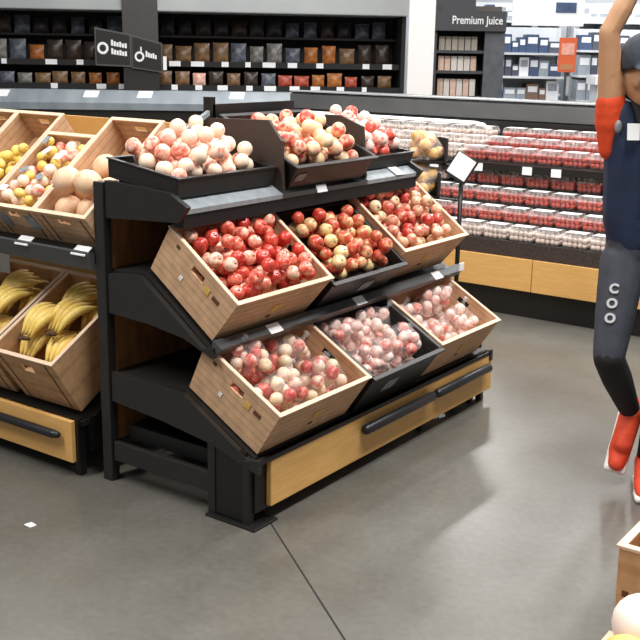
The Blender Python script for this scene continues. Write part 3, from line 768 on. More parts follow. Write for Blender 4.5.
def clamshell(M, red=True, w=0.178, d=0.127, h=0.098, white=False):
    root = empty('berry_clamshell' if red else 'mushroom_punnet', M=M)
    t_ = MB(); k = 0.012
    t_.hexa([(k, k, 0), (w - k, k, 0), (w - k, d - k, 0), (k, d - k, 0), (0, 0, h * 0.62), (w, 0, h * 0.62), (w, d, h * 0.62), (0, d, h * 0.62)])
    t_.build('tray', trayclear, root)
    bm_ = MB(); rr = random.Random(9)
    for iy in range(3):
        for ix in range(5):
            for iz in range(2):
                r_ = 0.0185 * rr.uniform(0.88, 1.05)
                bm_.ball((0.025 + ix * (w - 0.05) / 4 + rr.uniform(-.003, .003), 0.026 + iy * (d - 0.052) / 2 + rr.uniform(-.003, .003), 0.022 + iz * 0.030), (r_, r_, r_ * 1.1), 8, 6)
    tag(bm_.build('berries' if red else 'mushrooms', berry_m if red else mush_m, root, smooth=True), kind='stuff')
    l_ = MB(); l_.hexa([(0, 0, h * 0.64), (w, 0, h * 0.64), (w, d, h * 0.64), (0, d, h * 0.64), (k, k, h), (w - k, k, h), (w - k, d - k, h), (k, d - k, h)])
    l_.build('lid', lid_m, root)
    s_ = MB(); s_.box(w * 0.12, w * 0.88, d * 0.12, d * 0.8, h + 0.0005, h + 0.0015)
    s_.build('paper_label', white_m if not white else mat('pale_label', rgb(240, 226, 220), 0.5), root)
    return root
rows = [  # y of the front edge, z, x range, label, group, reds?
    (6.243, 0.4985, -4.25, -1.45, 'white-topped punnet of mushrooms in the lowest row of the berry case', 'punnets in the lowest row of the case', False),
    (6.383, 0.5935, -3.62, -1.45, 'clamshell of strawberries in the second row from the bottom of the berry case', 'strawberries in the second row', True),
    (6.522, 0.6985, -3.72, -1.45, 'clamshell of strawberries in the third row from the bottom of the berry case', 'strawberries in the third row', True),
    (6.662, 0.8015, -3.60, -1.45, 'clamshell of strawberries in the fourth row, under the upper shelf of the berry case', 'strawberries in the fourth row', True),
    (6.645, 0.9635, -3.52, -1.45, 'clamshell of strawberries in the front row of the upper shelf of the berry case', 'strawberries at the front of the upper shelf', True),
    (6.788, 1.0215, -3.42, -1.45, 'clamshell of strawberries in the middle row of the upper shelf of the berry case', 'strawberries in the middle of the upper shelf', True),
    (6.922, 1.0795, -3.36, -1.45, 'clamshell of strawberries in the back row of the upper shelf of the berry case', 'strawberries at the back of the upper shelf', True)]
first_red = None; first_wh = None
for (y, z, xa, xb, lab, grp, red) in rows:
    x = xa; i = 0
    while x < xb:
        M = Matrix.Translation((x + 0.003, y, z))
        if red and first_red is None:
            o = first_red = clamshell(M)
        elif not red and first_wh is None:
            o = first_wh = clamshell(M, red=False, white=True)
        else:
            o = copy_tree(first_red if red else first_wh)
        o.matrix_world = M @ Matrix.Rotation(R(random.uniform(-0.4, 0.4)), 4, 'Z')
        tag(o, lab, 'clamshell of berries' if red else 'mushroom punnet', grp)
        x += 0.186; i += 1
for (y, z, xa, xb, lab, grp) in (
    (6.645, 0.9635, -4.64, -3.58, 'pale punnet of mushrooms at the left of the upper shelf front row', 'pale punnets on the upper shelf, front row'),
    (6.788, 1.0215, -4.54, -3.48, 'pale punnet of mushrooms at the left of the upper shelf middle row', 'pale punnets on the upper shelf, middle row'),
    (6.922, 1.0795, -4.54, -3.42, 'pale punnet of mushrooms at the left of the upper shelf back row', 'pale punnets on the upper shelf, back row'),
    (6.383, 0.5935, -4.20, -3.66, 'pale punnet of mushrooms left of the strawberries, second row from the bottom', 'pale punnets, second row'),
    (6.522, 0.6985, -4.30, -3.75, 'pale punnet of mushrooms left of the strawberries, third row from the bottom', 'pale punnets, third row'),
    (6.662, 0.8015, -4.20, -3.66, 'pale punnet of mushrooms left of the strawberries, fourth row from the bottom', 'pale punnets, fourth row')):
    x = xa
    while x < xb - 0.1:
        o = copy_tree(first_wh); o.matrix_world = Matrix.Translation((x + 0.003, y, z))
        tag(o, lab, 'mushroom punnet', grp); x += 0.186

# rack with two bags and a sign, between the end display and the berry case
RO = V((-2.53, 4.78, 0)); RDZ = -0.005
rk = empty('bag_rack', RO, 'slim black rack with a tilted white sign card behind the end display', 'rack')
def rkp(mb, name, m, smooth=False): return mb.build(name, m, rk, smooth=smooth, offset=RO)
rkp(MB().tube([(-2.53, 4.78, 0.012), (-2.53, 4.78, 1.16)], 0.012, 10), 'pole', blackdark, True)
rkp(MB().lathe([(0.14, 0.0), (0.14, 0.01), (0.02, 0.016), (0.014, 0.03)], 20, c=RO), 'base', blackdark)
for nm, c, z in (('shelf_ring', V((-2.70, 4.70, 0)), 1.165 + RDZ), ('shelf_ring', V((-2.70, 4.64, 0)), 0.992 + RDZ)):
    g_ = MB(); g_.lathe([(0.10, z - 0.012), (0.105, z - 0.008), (0.105, z - 0.001), (0.005, z - 0.001)], 20, c=(c.x, c.y, 0))
    g_.tube([(c.x, c.y, z - 0.008), (-2.53, 4.78, z - 0.03)], 0.007, 6)
    rkp(g_, nm, blackdark)
hp = MB(); hp.lathe([(0.098, 0), (0.104, 0), (0.104, 0.085), (0.098, 0.085)], 20)
def ring_guard(c, z):   # curved dark back guard
    g_ = MB(); k = 11; vs = []; fs = []
    for i in range(k):
        a = R(0 + 110 * i / (k - 1))
        for rr in (0.108, 0.114):
            for zz in (z - 0.004, z + 0.11): vs.append((c.x + rr * math.cos(a), c.y + rr * math.sin(a), zz))
    for i in range(k - 1):
        o_ = i * 4; p_ = o_ + 4
        fs += [(o_, o_ + 1, p_ + 1, p_), (o_ + 2, p_ + 2, p_ + 3, o_ + 3), (o_ + 1, o_ + 3, p_ + 3, p_ + 1), (o_, p_, p_ + 2, o_ + 2)]
    fs += [(0, 2, 3, 1), (k * 4 - 4, k * 4 - 3, k * 4 - 1, k * 4 - 2)]
    g_.add(vs, fs); return g_
rkp(ring_guard(V((-2.70, 4.70, 0)), 1.165 + RDZ), 'guard', black)
rkp(ring_guard(V((-2.70, 4.64, 0)), 0.992 + RDZ), 'guard', black)
ctr = V((-2.515, 4.745, 1.135))
Ms = Matrix.Translation(ctr) @ Matrix.Rotation(ANG, 4, 'Z') @ Matrix.Rotation(R(-12), 4, 'X') @ Matrix.Rotation(R(32), 4, 'Y')
sg = MB(); sg.box(-0.052, 0.052, -0.006, -0.003, -0.058, 0.058, M=Ms); rkp(sg, 'sign_card', white_m)
sg = MB(); sg.box(-0.058, 0.064, -0.003, 0.006, -0.070, 0.062, M=Ms); rkp(sg, 'sign_holder', blackdark)
citrus = fruit_mat('citrus_skin', [(0.2, rgb(216, 160, 50)), (0.5, rgb(228, 178, 76)), (0.66, rgb(242, 192, 150)), (0.9, rgb(236, 150, 120))], 0.4, spread=0.6)
film2 = film_mat('milky_film', (0.97, 0.95, 0.93, 1), 0.24)
fruit_bag(Matrix.Translation((-2.70, 4.70, 1.1655 + RDZ)), 10, 0.034, citrus, (0.185, 0.185), 'clear bag of yellow and orange fruit on the upper ring of the rack', None, 201, 'orange', 'peach', film2)
fruit_bag(Matrix.Translation((-2.70, 4.64, 0.9925 + RDZ)), 11, 0.034, citrus, (0.185, 0.185), 'clear bag of yellow and orange fruit on the lower ring of the rack', None, 207, 'orange', 'peach', film2)

# ================================================================== REAR CASE with pouches
RM = BF @ Matrix.Translation((-0.40, 10.55, 0)) @ Matrix.Rotation(R(5.5), 4, 'Z')
rc = empty('rear_case', label='tall dark refrigerated wall case of snack pouches with a pale valance along the back', cat='display case', M=RM)
X0, X1 = -4.6, 1.25
def rp_(mb, name, m, bevel=0.0): return mb.build(name, m, rc, bevel=bevel)
caseblack = mat('case_interior', rgb(30, 26, 25), 0.7)
ledge = mat('ledge_metal', rgb(118, 128, 136), 0.4, col2=rgb(146, 154, 160), scale=3, stretch=(2, 1, 1))
rp_(MB().box(X0, X1, 0.0, 0.9, 0.0, 1.09), 'base', blackdark)
rp_(MB().prism([(-0.04, 1.09), (-0.04, 1.16), (0.10, 1.275), (0.26, 1.275), (0.26, 1.09)], 0, X0, X1), 'front_ledge', ledge, 0.004)
rp_(MB().box(X0, X1, 0.86, 0.9, 1.09, 2.4), 'back_panel', caseblack)
rp_(MB().box(X0, X1, 0.30, 0.86, 1.285, 1.31), 'shelf', caseblack)
rp_(MB().box(X0, X1, 0.36, 0.86, 1.515, 1.54), 'shelf', caseblack)
rp_(MB().box(X0, X1, 0.285, 0.299, 1.275, 1.33), 'shelf_lip', blackdark)
rp_(MB().box(X0, X1, 0.345, 0.359, 1.505, 1.56), 'shelf_lip', blackdark)
rp_(MB().box(X0, X1, 0.60, 0.86, 1.79, 1.81), 'shelf', caseblack)
rp_(MB().box(X0, X1, 0.14, 0.9, 2.03, 2.42), 'valance', mat('valance_paint', rgb(172, 176, 176), 0.5, col2=rgb(160, 164, 165), scale=3), 0.01)
for x in (X0, X1 - 0.04): rp_(MB().box(x, x + 0.04, 0.27, 0.9, 1.09, 2.03), 'end_panel', caseblack)
rq = random.Random(21); k = 0
x = X0 + 0.12
while x < X1 - 0.12:
    for (yy, zz) in ((0.281, 1.28), (0.341, 1.51)):
        if rq.random() < 0.8:
            rp_(MB().box(x + rq.uniform(-.04, .04), x + 0.075 + rq.uniform(-.01, .03), yy - 0.003, yy + 0.003, zz, zz + 0.050), 'price_tag', white_m)
    x += 0.24
for x in (-3.55, -2.83, -1.97, -1.45, -0.55): rp_(MB().hexa([(x, -0.02, 1.172), (x + 0.14, -0.02, 1.172), (x + 0.14, -0.016, 1.168), (x, -0.016, 1.168), (x + 0.03, 0.085, 1.27), (x + 0.17, 0.085, 1.27), (x + 0.17, 0.089, 1.266), (x + 0.03, 0.089, 1.266)]), 'price_card', white_m)
POUCH = {}
def pouch(colname, c1, c2, w, h, d):
    key = (colname, w, h)
    b = MB(); nx, nz = 7, 7
    for s in (-1, 1):
        vs = []
        for iz in range(nz):
            for ix in range(nx):
                a = ix / (nx - 1); q = iz / (nz - 1)
                puff = math.sin(math.pi * a) ** 0.6 * math.sin(math.pi * min(1, q * 0.95 + 0.02)) ** 0.6 if 0 < ix < nx - 1 and 0 < iz < nz - 1 else 0.04
                vs.append(((a - 0.5) * w * (1 - 0.06 * math.sin(math.pi * q)), s * d / 2 * puff, q * h))
        b.add(vs, [(iz * nx + ix, iz * nx + ix + 1, (iz + 1) * nx + ix + 1, (iz + 1) * nx + ix) for iz in range(nz - 1) for ix in range(nx - 1)])
    o = b.build('snack_pouch', mat('pouch_' + colname, c1, 0.35, col2=c2, scale=22, contrast=0.3), smooth=True)
    l_ = MB(); l_.box(-w * 0.28, w * 0.28, -d / 2 * 0.98 - 0.003, -d / 2 * 0.5, h * 0.36, h * 0.62)
    return o
PALC = {'dark_brown': (rgb(66, 50, 40), rgb(36, 30, 27)), 'tan': (rgb(138, 106, 74), rgb(90, 66, 46)), 'orange': (rgb(190, 116, 54), rgb(124, 74, 38)),
        'grey_blue': (rgb(104, 110, 122), rgb(60, 62, 70)), 'silver': (rgb(140, 136, 132), rgb(84, 80, 78)), 'pale_pink': (rgb(236, 196, 180), rgb(206, 140, 120)),
        'red': (rgb(196, 88, 62), rgb(120, 52, 40)), 'black': (rgb(50, 46, 46), rgb(32, 29, 29))}
def zone(x, level):   # what stands where along the two shelves (x along the case)
    t = (x - X0)
    if level == 'up':
        if x < -2.6: return rq.choice(['grey_blue', 'silver', 'grey_blue'])
        if x < -2.3: return rq.choice(['orange', 'orange', 'tan'])
        if x < -1.2: return rq.choice(['dark_brown', 'silver', 'dark_brown'])
        if x < -0.75: return rq.choice(['dark_brown', 'tan', 'black'])
        if x < -0.45: return rq.choice(['orange', 'tan'])
        if x < 0.2: return rq.choice(['silver', 'grey_blue', 'silver'])
        if x < 0.65: return rq.choice(['orange', 'tan', 'orange'])
        return rq.choice(['silver', 'dark_brown', 'tan'])
    if x < -2.6: return rq.choice(['grey_blue', 'grey_blue', 'silver'])
    if x < -2.2: return rq.choice(['tan', 'silver'])
    if x < -1.2: return rq.choice(['orange', 'orange', 'tan'])
    if x < -0.7: return rq.choice(['pale_pink', 'pale_pink', 'tan'])
    if x < 0.0: return rq.choice(['tan', 'dark_brown', 'grey_blue'])
    if x < 0.75: return rq.choice(['red', 'red', 'orange'])
    return rq.choice(['tan', 'dark_brown', 'orange'])
SHN = {'up': 'upper', 'low': 'lower', 'top': 'top'}
for level, yy, zz, ww, hh, dd_ in (('low', 0.35, 1.3105, 0.155, 0.155, 0.07), ('up', 0.41, 1.5405, 0.165, 0.215, 0.08), ('top', 0.66, 1.8105, 0.165, 0.19, 0.08)):
    x = X0 + 0.14
    while x < X1 - 0.13:
        cn = zone(x, level) if level != 'top' else rq.choice(['dark_brown', 'black', 'black', 'grey_blue'])
        key = (cn, level)
        if key not in POUCH:
            o = POUCH[key] = pouch(cn, PALC[cn][0], PALC[cn][1], ww, hh, dd_)
        else:
            o = copy_tree(POUCH[key])
        o.matrix_world = RM @ Matrix.Translation((x, yy + rq.uniform(0, 0.02), zz)) @ Matrix.Rotation(R(-4 + rq.uniform(-3, 2)), 4, 'X') @ Matrix.Diagonal((rq.uniform(0.82, 1.0), 1, rq.uniform(0.72, 1.0), 1))
        cw = cn.replace('_', ' ')
        tag(o, '%s snack pouch standing on the %s shelf of the rear wall case' % (cw, SHN[level]), 'snack pouch', '%s pouches on the %s rear shelf' % (cw, SHN[level]))
        x += ww + 0.012 + rq.uniform(0, 0.012)

# column with two hanging produce signs, standing on the case ledge
SM = RM @ Matrix.Translation((-1.40, 0.115, 1.2755))
sc_ = empty('sign_column', label='dark grey square column with two black produce signs at the upper left', cat='sign', M=SM)
MB().box(-0.165, 0.175, 0.0, 0.135, 0.0, 1.6).build('post', mat('slate_column', rgb(70, 66, 66), 0.5, col2=rgb(62, 60, 62), scale=20), sc_)
MB().box(-0.165, 0.175, -0.006, -0.001, 0.0, 0.20).build('lower_band', charcoal, sc_)
signblack = mat('sign_black', rgb(28, 28, 28), 0.5); signframe = mat('sign_frame', rgb(84, 80, 78), 0.5)
def sign_board(poly, marks, name='sign_board'):
    b = MB(); b.prism(poly, 1, -0.035, -0.012); o = b.build(name, signframe, sc_)
    cx = sum(p[0] for p in poly) / 4; cz = sum(p[1] for p in poly) / 4
    inn = [(cx + (p[0] - cx) * 0.93, cz + (p[1] - cz) * 0.90) for p in poly]
    b = MB(); b.prism(inn, 1, -0.038, -0.0351); b.build('sign_face', signblack, o)
    b = MB()
    for mk in marks:
        if mk[0] == 'ring':
            _, x_, z_, ro, ri = mk; k = 18; vs = []
            for y_ in (-0.041, -0.0381):
                for q in (ro, ri):
                    vs += [(x_ + q * math.cos(2 * math.pi * i / k), y_, z_ + q * 1.05 * math.sin(2 * math.pi * i / k)) for i in range(k)]
            fs = []
            for i in range(k):
                j = (i + 1) % k
                fs += [(i, j, k + j, k + i), (2 * k + i, 3 * k + i, 3 * k + j, 2 * k + j), (i, 2 * k + i, 2 * k + j, j), (k + i, k + j, 3 * k + j, 3 * k + i)]
            b.add(vs, fs)
        else:
            _, x0, z0, x1, z1, hgt, nlet = mk       # a row of letter strokes following the board's slope
            for i in range(nlet):
                t0 = i / nlet; t1 = (i + 0.80) / nlet; hv = hgt * (1.25 if i == 0 else (0.85, 1.0, 0.9, 1.1)[i % 4])
                xa, xb = x0 + (x1 - x0) * t0, x0 + (x1 - x0) * t1; za, zb = z0 + (z1 - z0) * t0, z0 + (z1 - z0) * t1
                b.hexa([(xa, -0.041, za), (xb, -0.041, zb), (xb, -0.0381, zb), (xa, -0.0381, za), (xa, -0.041, za + hv), (xb, -0.041, zb + hv), (xb, -0.0381, zb + hv), (xa, -0.0381, za + hv)])
    b.build('lettering', white_m, o)
sign_board([(-0.43, 0.235), (-0.085, 0.225), (-0.085, 0.535), (-0.43, 0.595)],
           [('ring', -0.355, 0.40, 0.055, 0.032), ('row', -0.275, 0.425, -0.12, 0.400, 0.045, 6), ('row', -0.275, 0.345, -0.12, 0.325, 0.045, 6)])
sign_board([(-0.08, 0.215), (0.215, 0.175), (0.215, 0.455), (-0.08, 0.53)],
           [('ring', -0.005, 0.325, 0.047, 0.028), ('row', 0.004, 0.375, 0.022, 0.372, 0.035, 1), ('row', 0.055, 0.325, 0.165, 0.300, 0.045, 5)])
MB().box(0.222, 0.255, -0.03, 0.0, 0.20, 0.33).build('side_card', white_m, sc_)

# ================================================================== JUICE SHELF and far departments
def bgM(s, d, rot=0.0): return BF @ Matrix.Translation((s, d, 0)) @ Matrix.Rotation(R(rot), 4, 'Z')
JM = bgM(1.30, 13.0, -4)
js = empty('juice_cooler', label='dark upright cooler with lettered header behind the white column', cat='cooler', M=JM)
dk = mat('cooler_grey', rgb(66, 66, 70), 0.5); dk2 = mat('cooler_side', rgb(96, 100, 106), 0.5, col2=rgb(76, 78, 84), scale=10)
MB().box(0, 0.86, 0.60, 0.66, 0, 2.25).build('back_panel', mat('cooler_back', rgb(92, 86, 80), 0.6), js)
MB().box(0, 0.05, 0, 0.6, 0, 2.25).build('side_panel', dk, js)
MB().box(0.62, 0.86, 0, 0.6, 0, 2.02).build('side_panel', dk2, js)
MB().box(0, 0.86, -0.06, 0.66, 1.94, 2.17).build('header', dk, js)
MB().box(-0.05, 0.5, 0.1, 0.66, 2.17, 2.5).build('top_box', dk, js)
for z in (0.2, 1.14, 1.44, 1.68): MB().box(0.05, 0.62, 0.02, 0.6, z, z + 0.035).build('shelf', dk, js)
MB().box(0.05, 0.62, 0.0, 0.05, 0.0, 1.0).build('lower_front', dk, js)
cu = bpy.data.curves.new('header_text', 'FONT'); cu.body = 'Premium Juice'; cu.size = 0.115; cu.extrude = 0.004; cu.offset = 0.0015
to = bpy.data.objects.new('header_text', cu); COL.objects.link(to)
bpy.context.view_layer.update()
me = bpy.data.meshes.new_from_object(to.evaluated_get(bpy.context.evaluated_depsgraph_get()))
COL.objects.unlink(to); bpy.data.objects.remove(to)
wid = max(v.co.x for v in me.vertices); me.transform(Matrix.Rotation(R(90), 4, 'X') @ Matrix.Scale(0.60 / wid, 4, (1, 0, 0)) @ Matrix.Scale(1.15, 4, (0, 1, 0)))
me.materials.append(white_m)
lt = bpy.data.objects.new('lettering', me); COL.objects.link(lt); lt.parent = js; lt.location = (0.215, -0.0645, 2.02)
def carton(w, h, m, name='juice_carton', d=0.07):
    b = MB(); b.box(0, w, 0, d, 0, h * 0.8); b.prism([(0, h * 0.8), (d, h * 0.8), (d / 2 + 0.008, h * 0.94), (d / 2 + 0.008, h), (d / 2 - 0.008, h), (d / 2 - 0.008, h * 0.94)], 0, 0, w)
    o = b.build(name, m)
    return o
jw = mat('carton_white', rgb(226, 218, 210), 0.5); jo = mat('carton_peach', rgb(222, 170, 144), 0.5, col2=rgb(232, 210, 196), scale=18); jt = mat('carton_tan', rgb(176, 166, 152), 0.5)
CP = {}
for z, hh, nm in ((1.1755, 0.2, 'bottom'), (1.4755, 0.17, 'middle'), (1.7155, 0.16, 'top')):
    x = 0.08
    while x < 0.54:
        kind = rq.choice([('white', jw), ('white', jw), ('peach', jo), ('beige', jt)]) if nm != 'top' else ('beige', jt)
        key = (kind[0], nm)
        if key not in CP: o = CP[key] = carton(0.068, hh, kind[1])
        else: o = copy_tree(CP[key])
        o.matrix_world = JM @ Matrix.Translation((x, 0.09 + rq.uniform(0, 0.02), z))
        tag(o, '%s juice carton on the %s shelf of the dark upright cooler' % (kind[0], nm), 'carton', '%s cartons on the %s cooler shelf' % (kind[0], nm))
        x += 0.078
# far shelving behind the person
metal_l = mat('pale_shelf_metal', rgb(206, 210, 214), 0.4)
boxm = {'white': mat('box_white', rgb(232, 234, 238), 0.5), 'navy': mat('box_navy', rgb(44, 62, 96), 0.5, col2=rgb(70, 88, 120), scale=9), 'grey': mat('box_grey', rgb(128, 138, 150), 0.5, col2=rgb(160, 168, 178), scale=9),
        'slate': mat('box_slate', rgb(72, 78, 92), 0.5), 'brown': mat('box_brown', rgb(136, 108, 90), 0.6, col2=rgb(112, 88, 72), scale=9)}
BX = {}
def far_shelf(s, d, w, levels, label, where, weights, top=2.05):
    M = bgM(s, d)
    e = empty('store_shelving', label=label, cat='shelving unit', M=M)
    MB().box(0, w, 0.50, 0.53, 0, top).build('back_panel', metal_l, e)
    for x in (0, w - 0.03): MB().box(x, x + 0.03, 0.44, 0.5, 0, top).build('upright', metal_l, e)
    for k, z in enumerate(levels):
        MB().box(0, w, 0.0, 0.5, z - 0.03, z).build('shelf', metal_l, e)
        x = 0.02
        room = (levels[k + 1] - z - 0.05) if k + 1 < len(levels) else 0.26
        while x < w - 0.12:
            bw = rq.choice([0.10, 0.14, 0.18]); bw = min(bw, w - 0.02 - x)
            cn = rq.choice(weights); bh = room * rq.choice([0.6, 0.8, 0.95]); key = (cn,)
            if key not in BX:
                b = MB(); b.box(0, 1, 0, 1, 0, 1); b.box(0.12, 0.88, -0.02, 0, 0.5, 0.85, 1)
                o = BX[key] = b.build('stock_box', [boxm[cn], boxm['white'] if cn != 'white' else boxm['grey']])
            else: o = copy_tree(BX[key])
            o.matrix_world = M @ Matrix.Translation((x, 0.10, z + 0.0005)) @ Matrix.Diagonal((bw - 0.008, 0.3, bh, 1))
            tag(o, '%s box of stock on %s' % (cn, where), 'box', '%s boxes on %s' % (cn, where))
            x += bw
far_shelf(2.42, 15.0, 0.95, [0.45, 1.05, 1.38, 1.70], 'pale far shelving of blue and white stock right of the juice cooler', 'the far shelving right of the juice cooler', ['white', 'navy', 'navy', 'grey', 'brown', 'slate'])
far_shelf(3.62, 15.3, 1.35, [0.45, 1.05, 1.40, 1.75], 'pale far shelving of grey and white stock behind the raised arm', 'the far shelving behind the raised arm', ['white', 'grey', 'slate', 'navy', 'slate'])
far_shelf(4.0, 17.4, 2.4, [0.45, 1.05, 1.45, 1.85, 2.2], 'tall pale shelving farthest back at the right', 'the farthest shelving at the right', ['white', 'white', 'grey'], 2.5)
far_shelf(2.0, 17.6, 1.9, [0.45, 1.05, 1.45, 1.85, 2.2], 'tall pale shelving farthest back near the middle', 'the farthest shelving near the middle', ['white', 'white', 'grey', 'navy'], 2.5)
# hanging sign and orange poster stand
HS = bgM(3.03, 14.4)
hs = empty('hanging_sign', label='white and navy sign hanging at the top right of the far departments', cat='sign', M=HS)
MB().box(-0.55, 0.40, 0, 0.03, 2.05, 2.75).build('sign_board', mat('sign_white', rgb(226, 230, 234), 0.5), hs)
MB().box(0.02, 0.29, -0.006, -0.001, 2.22, 2.35).build('navy_band', boxm['navy'], hs)
for x in (-0.45, 0.3): MB().tube([(x, 0.015, 2.75), (x, 0.015, 4.4)], 0.006, 6).build('cable', metal_l, hs)
PS = bgM(3.20, 14.2)
ps = empty('poster_stand', label='orange promotional poster on a thin stand in front of the far shelving', cat='poster', M=PS)
MB().box(-0.015, 0.015, 0.01, 0.03, 0.02, 1.9).build('pole', dk, ps)
MB().box(-0.15, 0.15, -0.12, 0.15, 0, 0.02).build('base', dk, ps)
MB().box(-0.115, 0.115, -0.012, 0.008, 1.46, 1.90).build('poster', mat('poster_orange', rgb(206, 92, 52), 0.5), ps)
MB().box(-0.085, 0.085, -0.016, -0.0125, 1.68, 1.83).build('poster_picture', mat('poster_pink', rgb(228, 176, 160), 0.5, col2=rgb(204, 130, 110), scale=12), ps)
MB().box(-0.085, 0.085, -0.016, -0.0125, 1.49, 1.56).build('poster_band', mat('poster_tan', rgb(176, 122, 84), 0.5), ps)
# white counter in front of the far shelving
ct = empty('white_counter', label='low white counter top behind the raised arm', cat='counter', M=bgM(3.62, 14.3))
MB().box(0, 1.2, 0, 0.5, 1.30, 1.42).build('top', boxm['white'], ct)
for x in (0.05, 1.1): MB().box(x, x + 0.05, 0.05, 0.45, 0, 1.30).build('leg', metal_l, ct)

# ================================================================== PERSON
PO = V((1.30, 3.90, 0.0))
skin = mat('skin', rgb(196, 150, 112), 0.55, col2=rgb(184, 136, 100), scale=14, sss=0.05)
shirt_m = mat('orange_shirt', rgb(222, 74, 26), 0.75, col2=rgb(206, 62, 22), scale=30)
vest_m = mat('navy_vest', rgb(24, 42, 72), 0.7, col2=rgb(18, 32, 56), scale=12)
jog_m = mat('slate_joggers', rgb(62, 64, 74), 0.8, col2=rgb(50, 52, 60), scale=24)
blk_m = mat('black_fabric', rgb(24, 23, 24), 0.85)
shoe_m = mat('orange_shoe', rgb(232, 84, 50), 0.6, col2=rgb(214, 66, 36), scale=40)
sole_m = mat('white_sole', rgb(238, 230, 226), 0.5)
cap_m = mat('slate_cap', rgb(56, 62, 72), 0.8, col2=rgb(44, 48, 56), scale=40)
hair_m = mat('dark_hair', rgb(38, 28, 24), 0.7)

def capsule(bm, p0, r0, p1, r1, sub=2):
    t = bmesh.new()
    for p, r in ((p0, r0), (p1, r1)):
        bmesh.ops.create_icosphere(t, subdivisions=sub, radius=r, matrix=Matrix.Translation(V(p)))
    res = bmesh.ops.convex_hull(t, input=t.verts)
    kill = list({e for e in res['geom_interior'] + res['geom_unused'] if isinstance(e, bmesh.types.BMVert)})
    bmesh.ops.delete(t, geom=kill, context='VERTS')
    me = bpy.data.meshes.new('tmp'); t.to_mesh(me); t.free(); bm.from_mesh(me); bpy.data.meshes.remove(me)
def ellip(bm, c, r, rot=None):
    M = Matrix.Translation(V(c)) @ (rot.to_matrix().to_4x4() if rot else Matrix.Identity(4)) @ Matrix.Diagonal((r[0], r[1], r[2], 1))
    bmesh.ops.create_icosphere(bm, subdivisions=3, radius=1.0, matrix=M)
def skinmesh(bm, name, m, voxel=0.009, smooth=4, parent=None):
    """fuse the overlapping solids into one continuous surface"""
    me = bpy.data.meshes.new(name + '_raw'); bm.to_mesh(me); bm.free()
    o = bpy.data.objects.new('raw', me); COL.objects.link(o)
    rm = o.modifiers.new('r', 'REMESH'); rm.mode = 'VOXEL'; rm.voxel_size = voxel
    sm = o.modifiers.new('s', 'SMOOTH'); sm.factor = 0.5; sm.iterations = smooth
    bpy.context.view_layer.update()
    dg = bpy.context.evaluated_depsgraph_get()
    me2 = bpy.data.meshes.new_from_object(o.evaluated_get(dg))
    COL.objects.unlink(o); bpy.data.objects.remove(o); bpy.data.meshes.remove(me)
    me2.transform(Matrix.Translation(-PO)); me2.name = name
    me2.materials.clear(); me2.materials.append(m)
    for p in me2.polygons: p.use_smooth = True
    q = bpy.data.objects.new(name, me2); COL.objects.link(q)
    if parent is not None: q.parent = parent
    return q
# joints: (lateral, distance, height)
neck = V((1.195, 3.93, 1.475)); headc = V((1.170, 3.905, 1.625))
shL, elL, wrL = V((1.066, 3.93, 1.455)), V((1.024, 3.90, 1.775)), V((1.135, 3.90, 2.010))
shR, elR, wrR = V((1.345, 3.93, 1.462)), V((1.425, 3.90, 1.770)), V((1.300, 3.90, 2.005))
chest = V((1.207, 3.94, 1.33)); waist = V((1.222, 3.94, 1.10)); pelvis = V((1.240, 3.94, 0.97))
hpL, knL, anL, toL = V((1.158, 3.93, 0.93)), V((1.098, 3.80, 0.585)), V((1.262, 3.985, 0.300)), V((1.205, 3.930, 0.105))
hpR, knR, anR, toR = V((1.322, 3.93, 0.93)), V((1.340, 3.84, 0.52)), V((1.335, 3.965, 0.095)), V((1.284, 3.790, 0.034))
bm = bmesh.new()
# head with brow, nose, mouth, chin and ears
ellip(bm, headc, (0.074, 0.095, 0.112))
ellip(bm, headc + V((0.004, -0.022, -0.065)), (0.054, 0.068, 0.058))
capsule(bm, headc + V((0, -0.094, 0.012)), 0.008, headc + V((0, -0.112, -0.022)), 0.0125)
for s in (-1, 1):
    ellip(bm, headc + V((s * 0.077, 0.004, -0.01)), (0.010, 0.020, 0.031))
    capsule(bm, headc + V((s * 0.014, -0.090, 0.030)), 0.010, headc + V((s * 0.046, -0.078, 0.028)), 0.010)
    ellip(bm, headc + V((s * 0.040, -0.064, -0.025)), (0.022, 0.024, 0.022))
capsule(bm, headc + V((-0.020, -0.088, -0.058)), 0.008, headc + V((0.020, -0.088, -0.058)), 0.008)
ellip(bm, headc + V((0.004, -0.072, -0.098)), (0.024, 0.022, 0.020))
capsule(bm, headc + V((0.008, 0.012, -0.06)), 0.054, neck + V((0, 0, -0.02)), 0.057)
capsule(bm, neck + V((0, 0.01, -0.03)), 0.06, chest + V((0, 0, 0.06)), 0.09)
for a, c_ in ((shL, shR),): capsule(bm, a, 0.055, c_, 0.055)
ellip(bm, chest, (0.128, 0.092, 0.15)); capsule(bm, chest + V((-0.05, 0, 0)), 0.085, waist + V((-0.04, 0, 0)), 0.078); capsule(bm, chest + V((0.05, 0, 0)), 0.085, waist + V((0.04, 0, 0)), 0.078)
capsule(bm, waist + V((-0.04, 0, 0)), 0.08, pelvis + V((-0.05, 0, 0)), 0.085); capsule(bm, waist + V((0.04, 0, 0)), 0.08, pelvis + V((0.05, 0, 0)), 0.085)
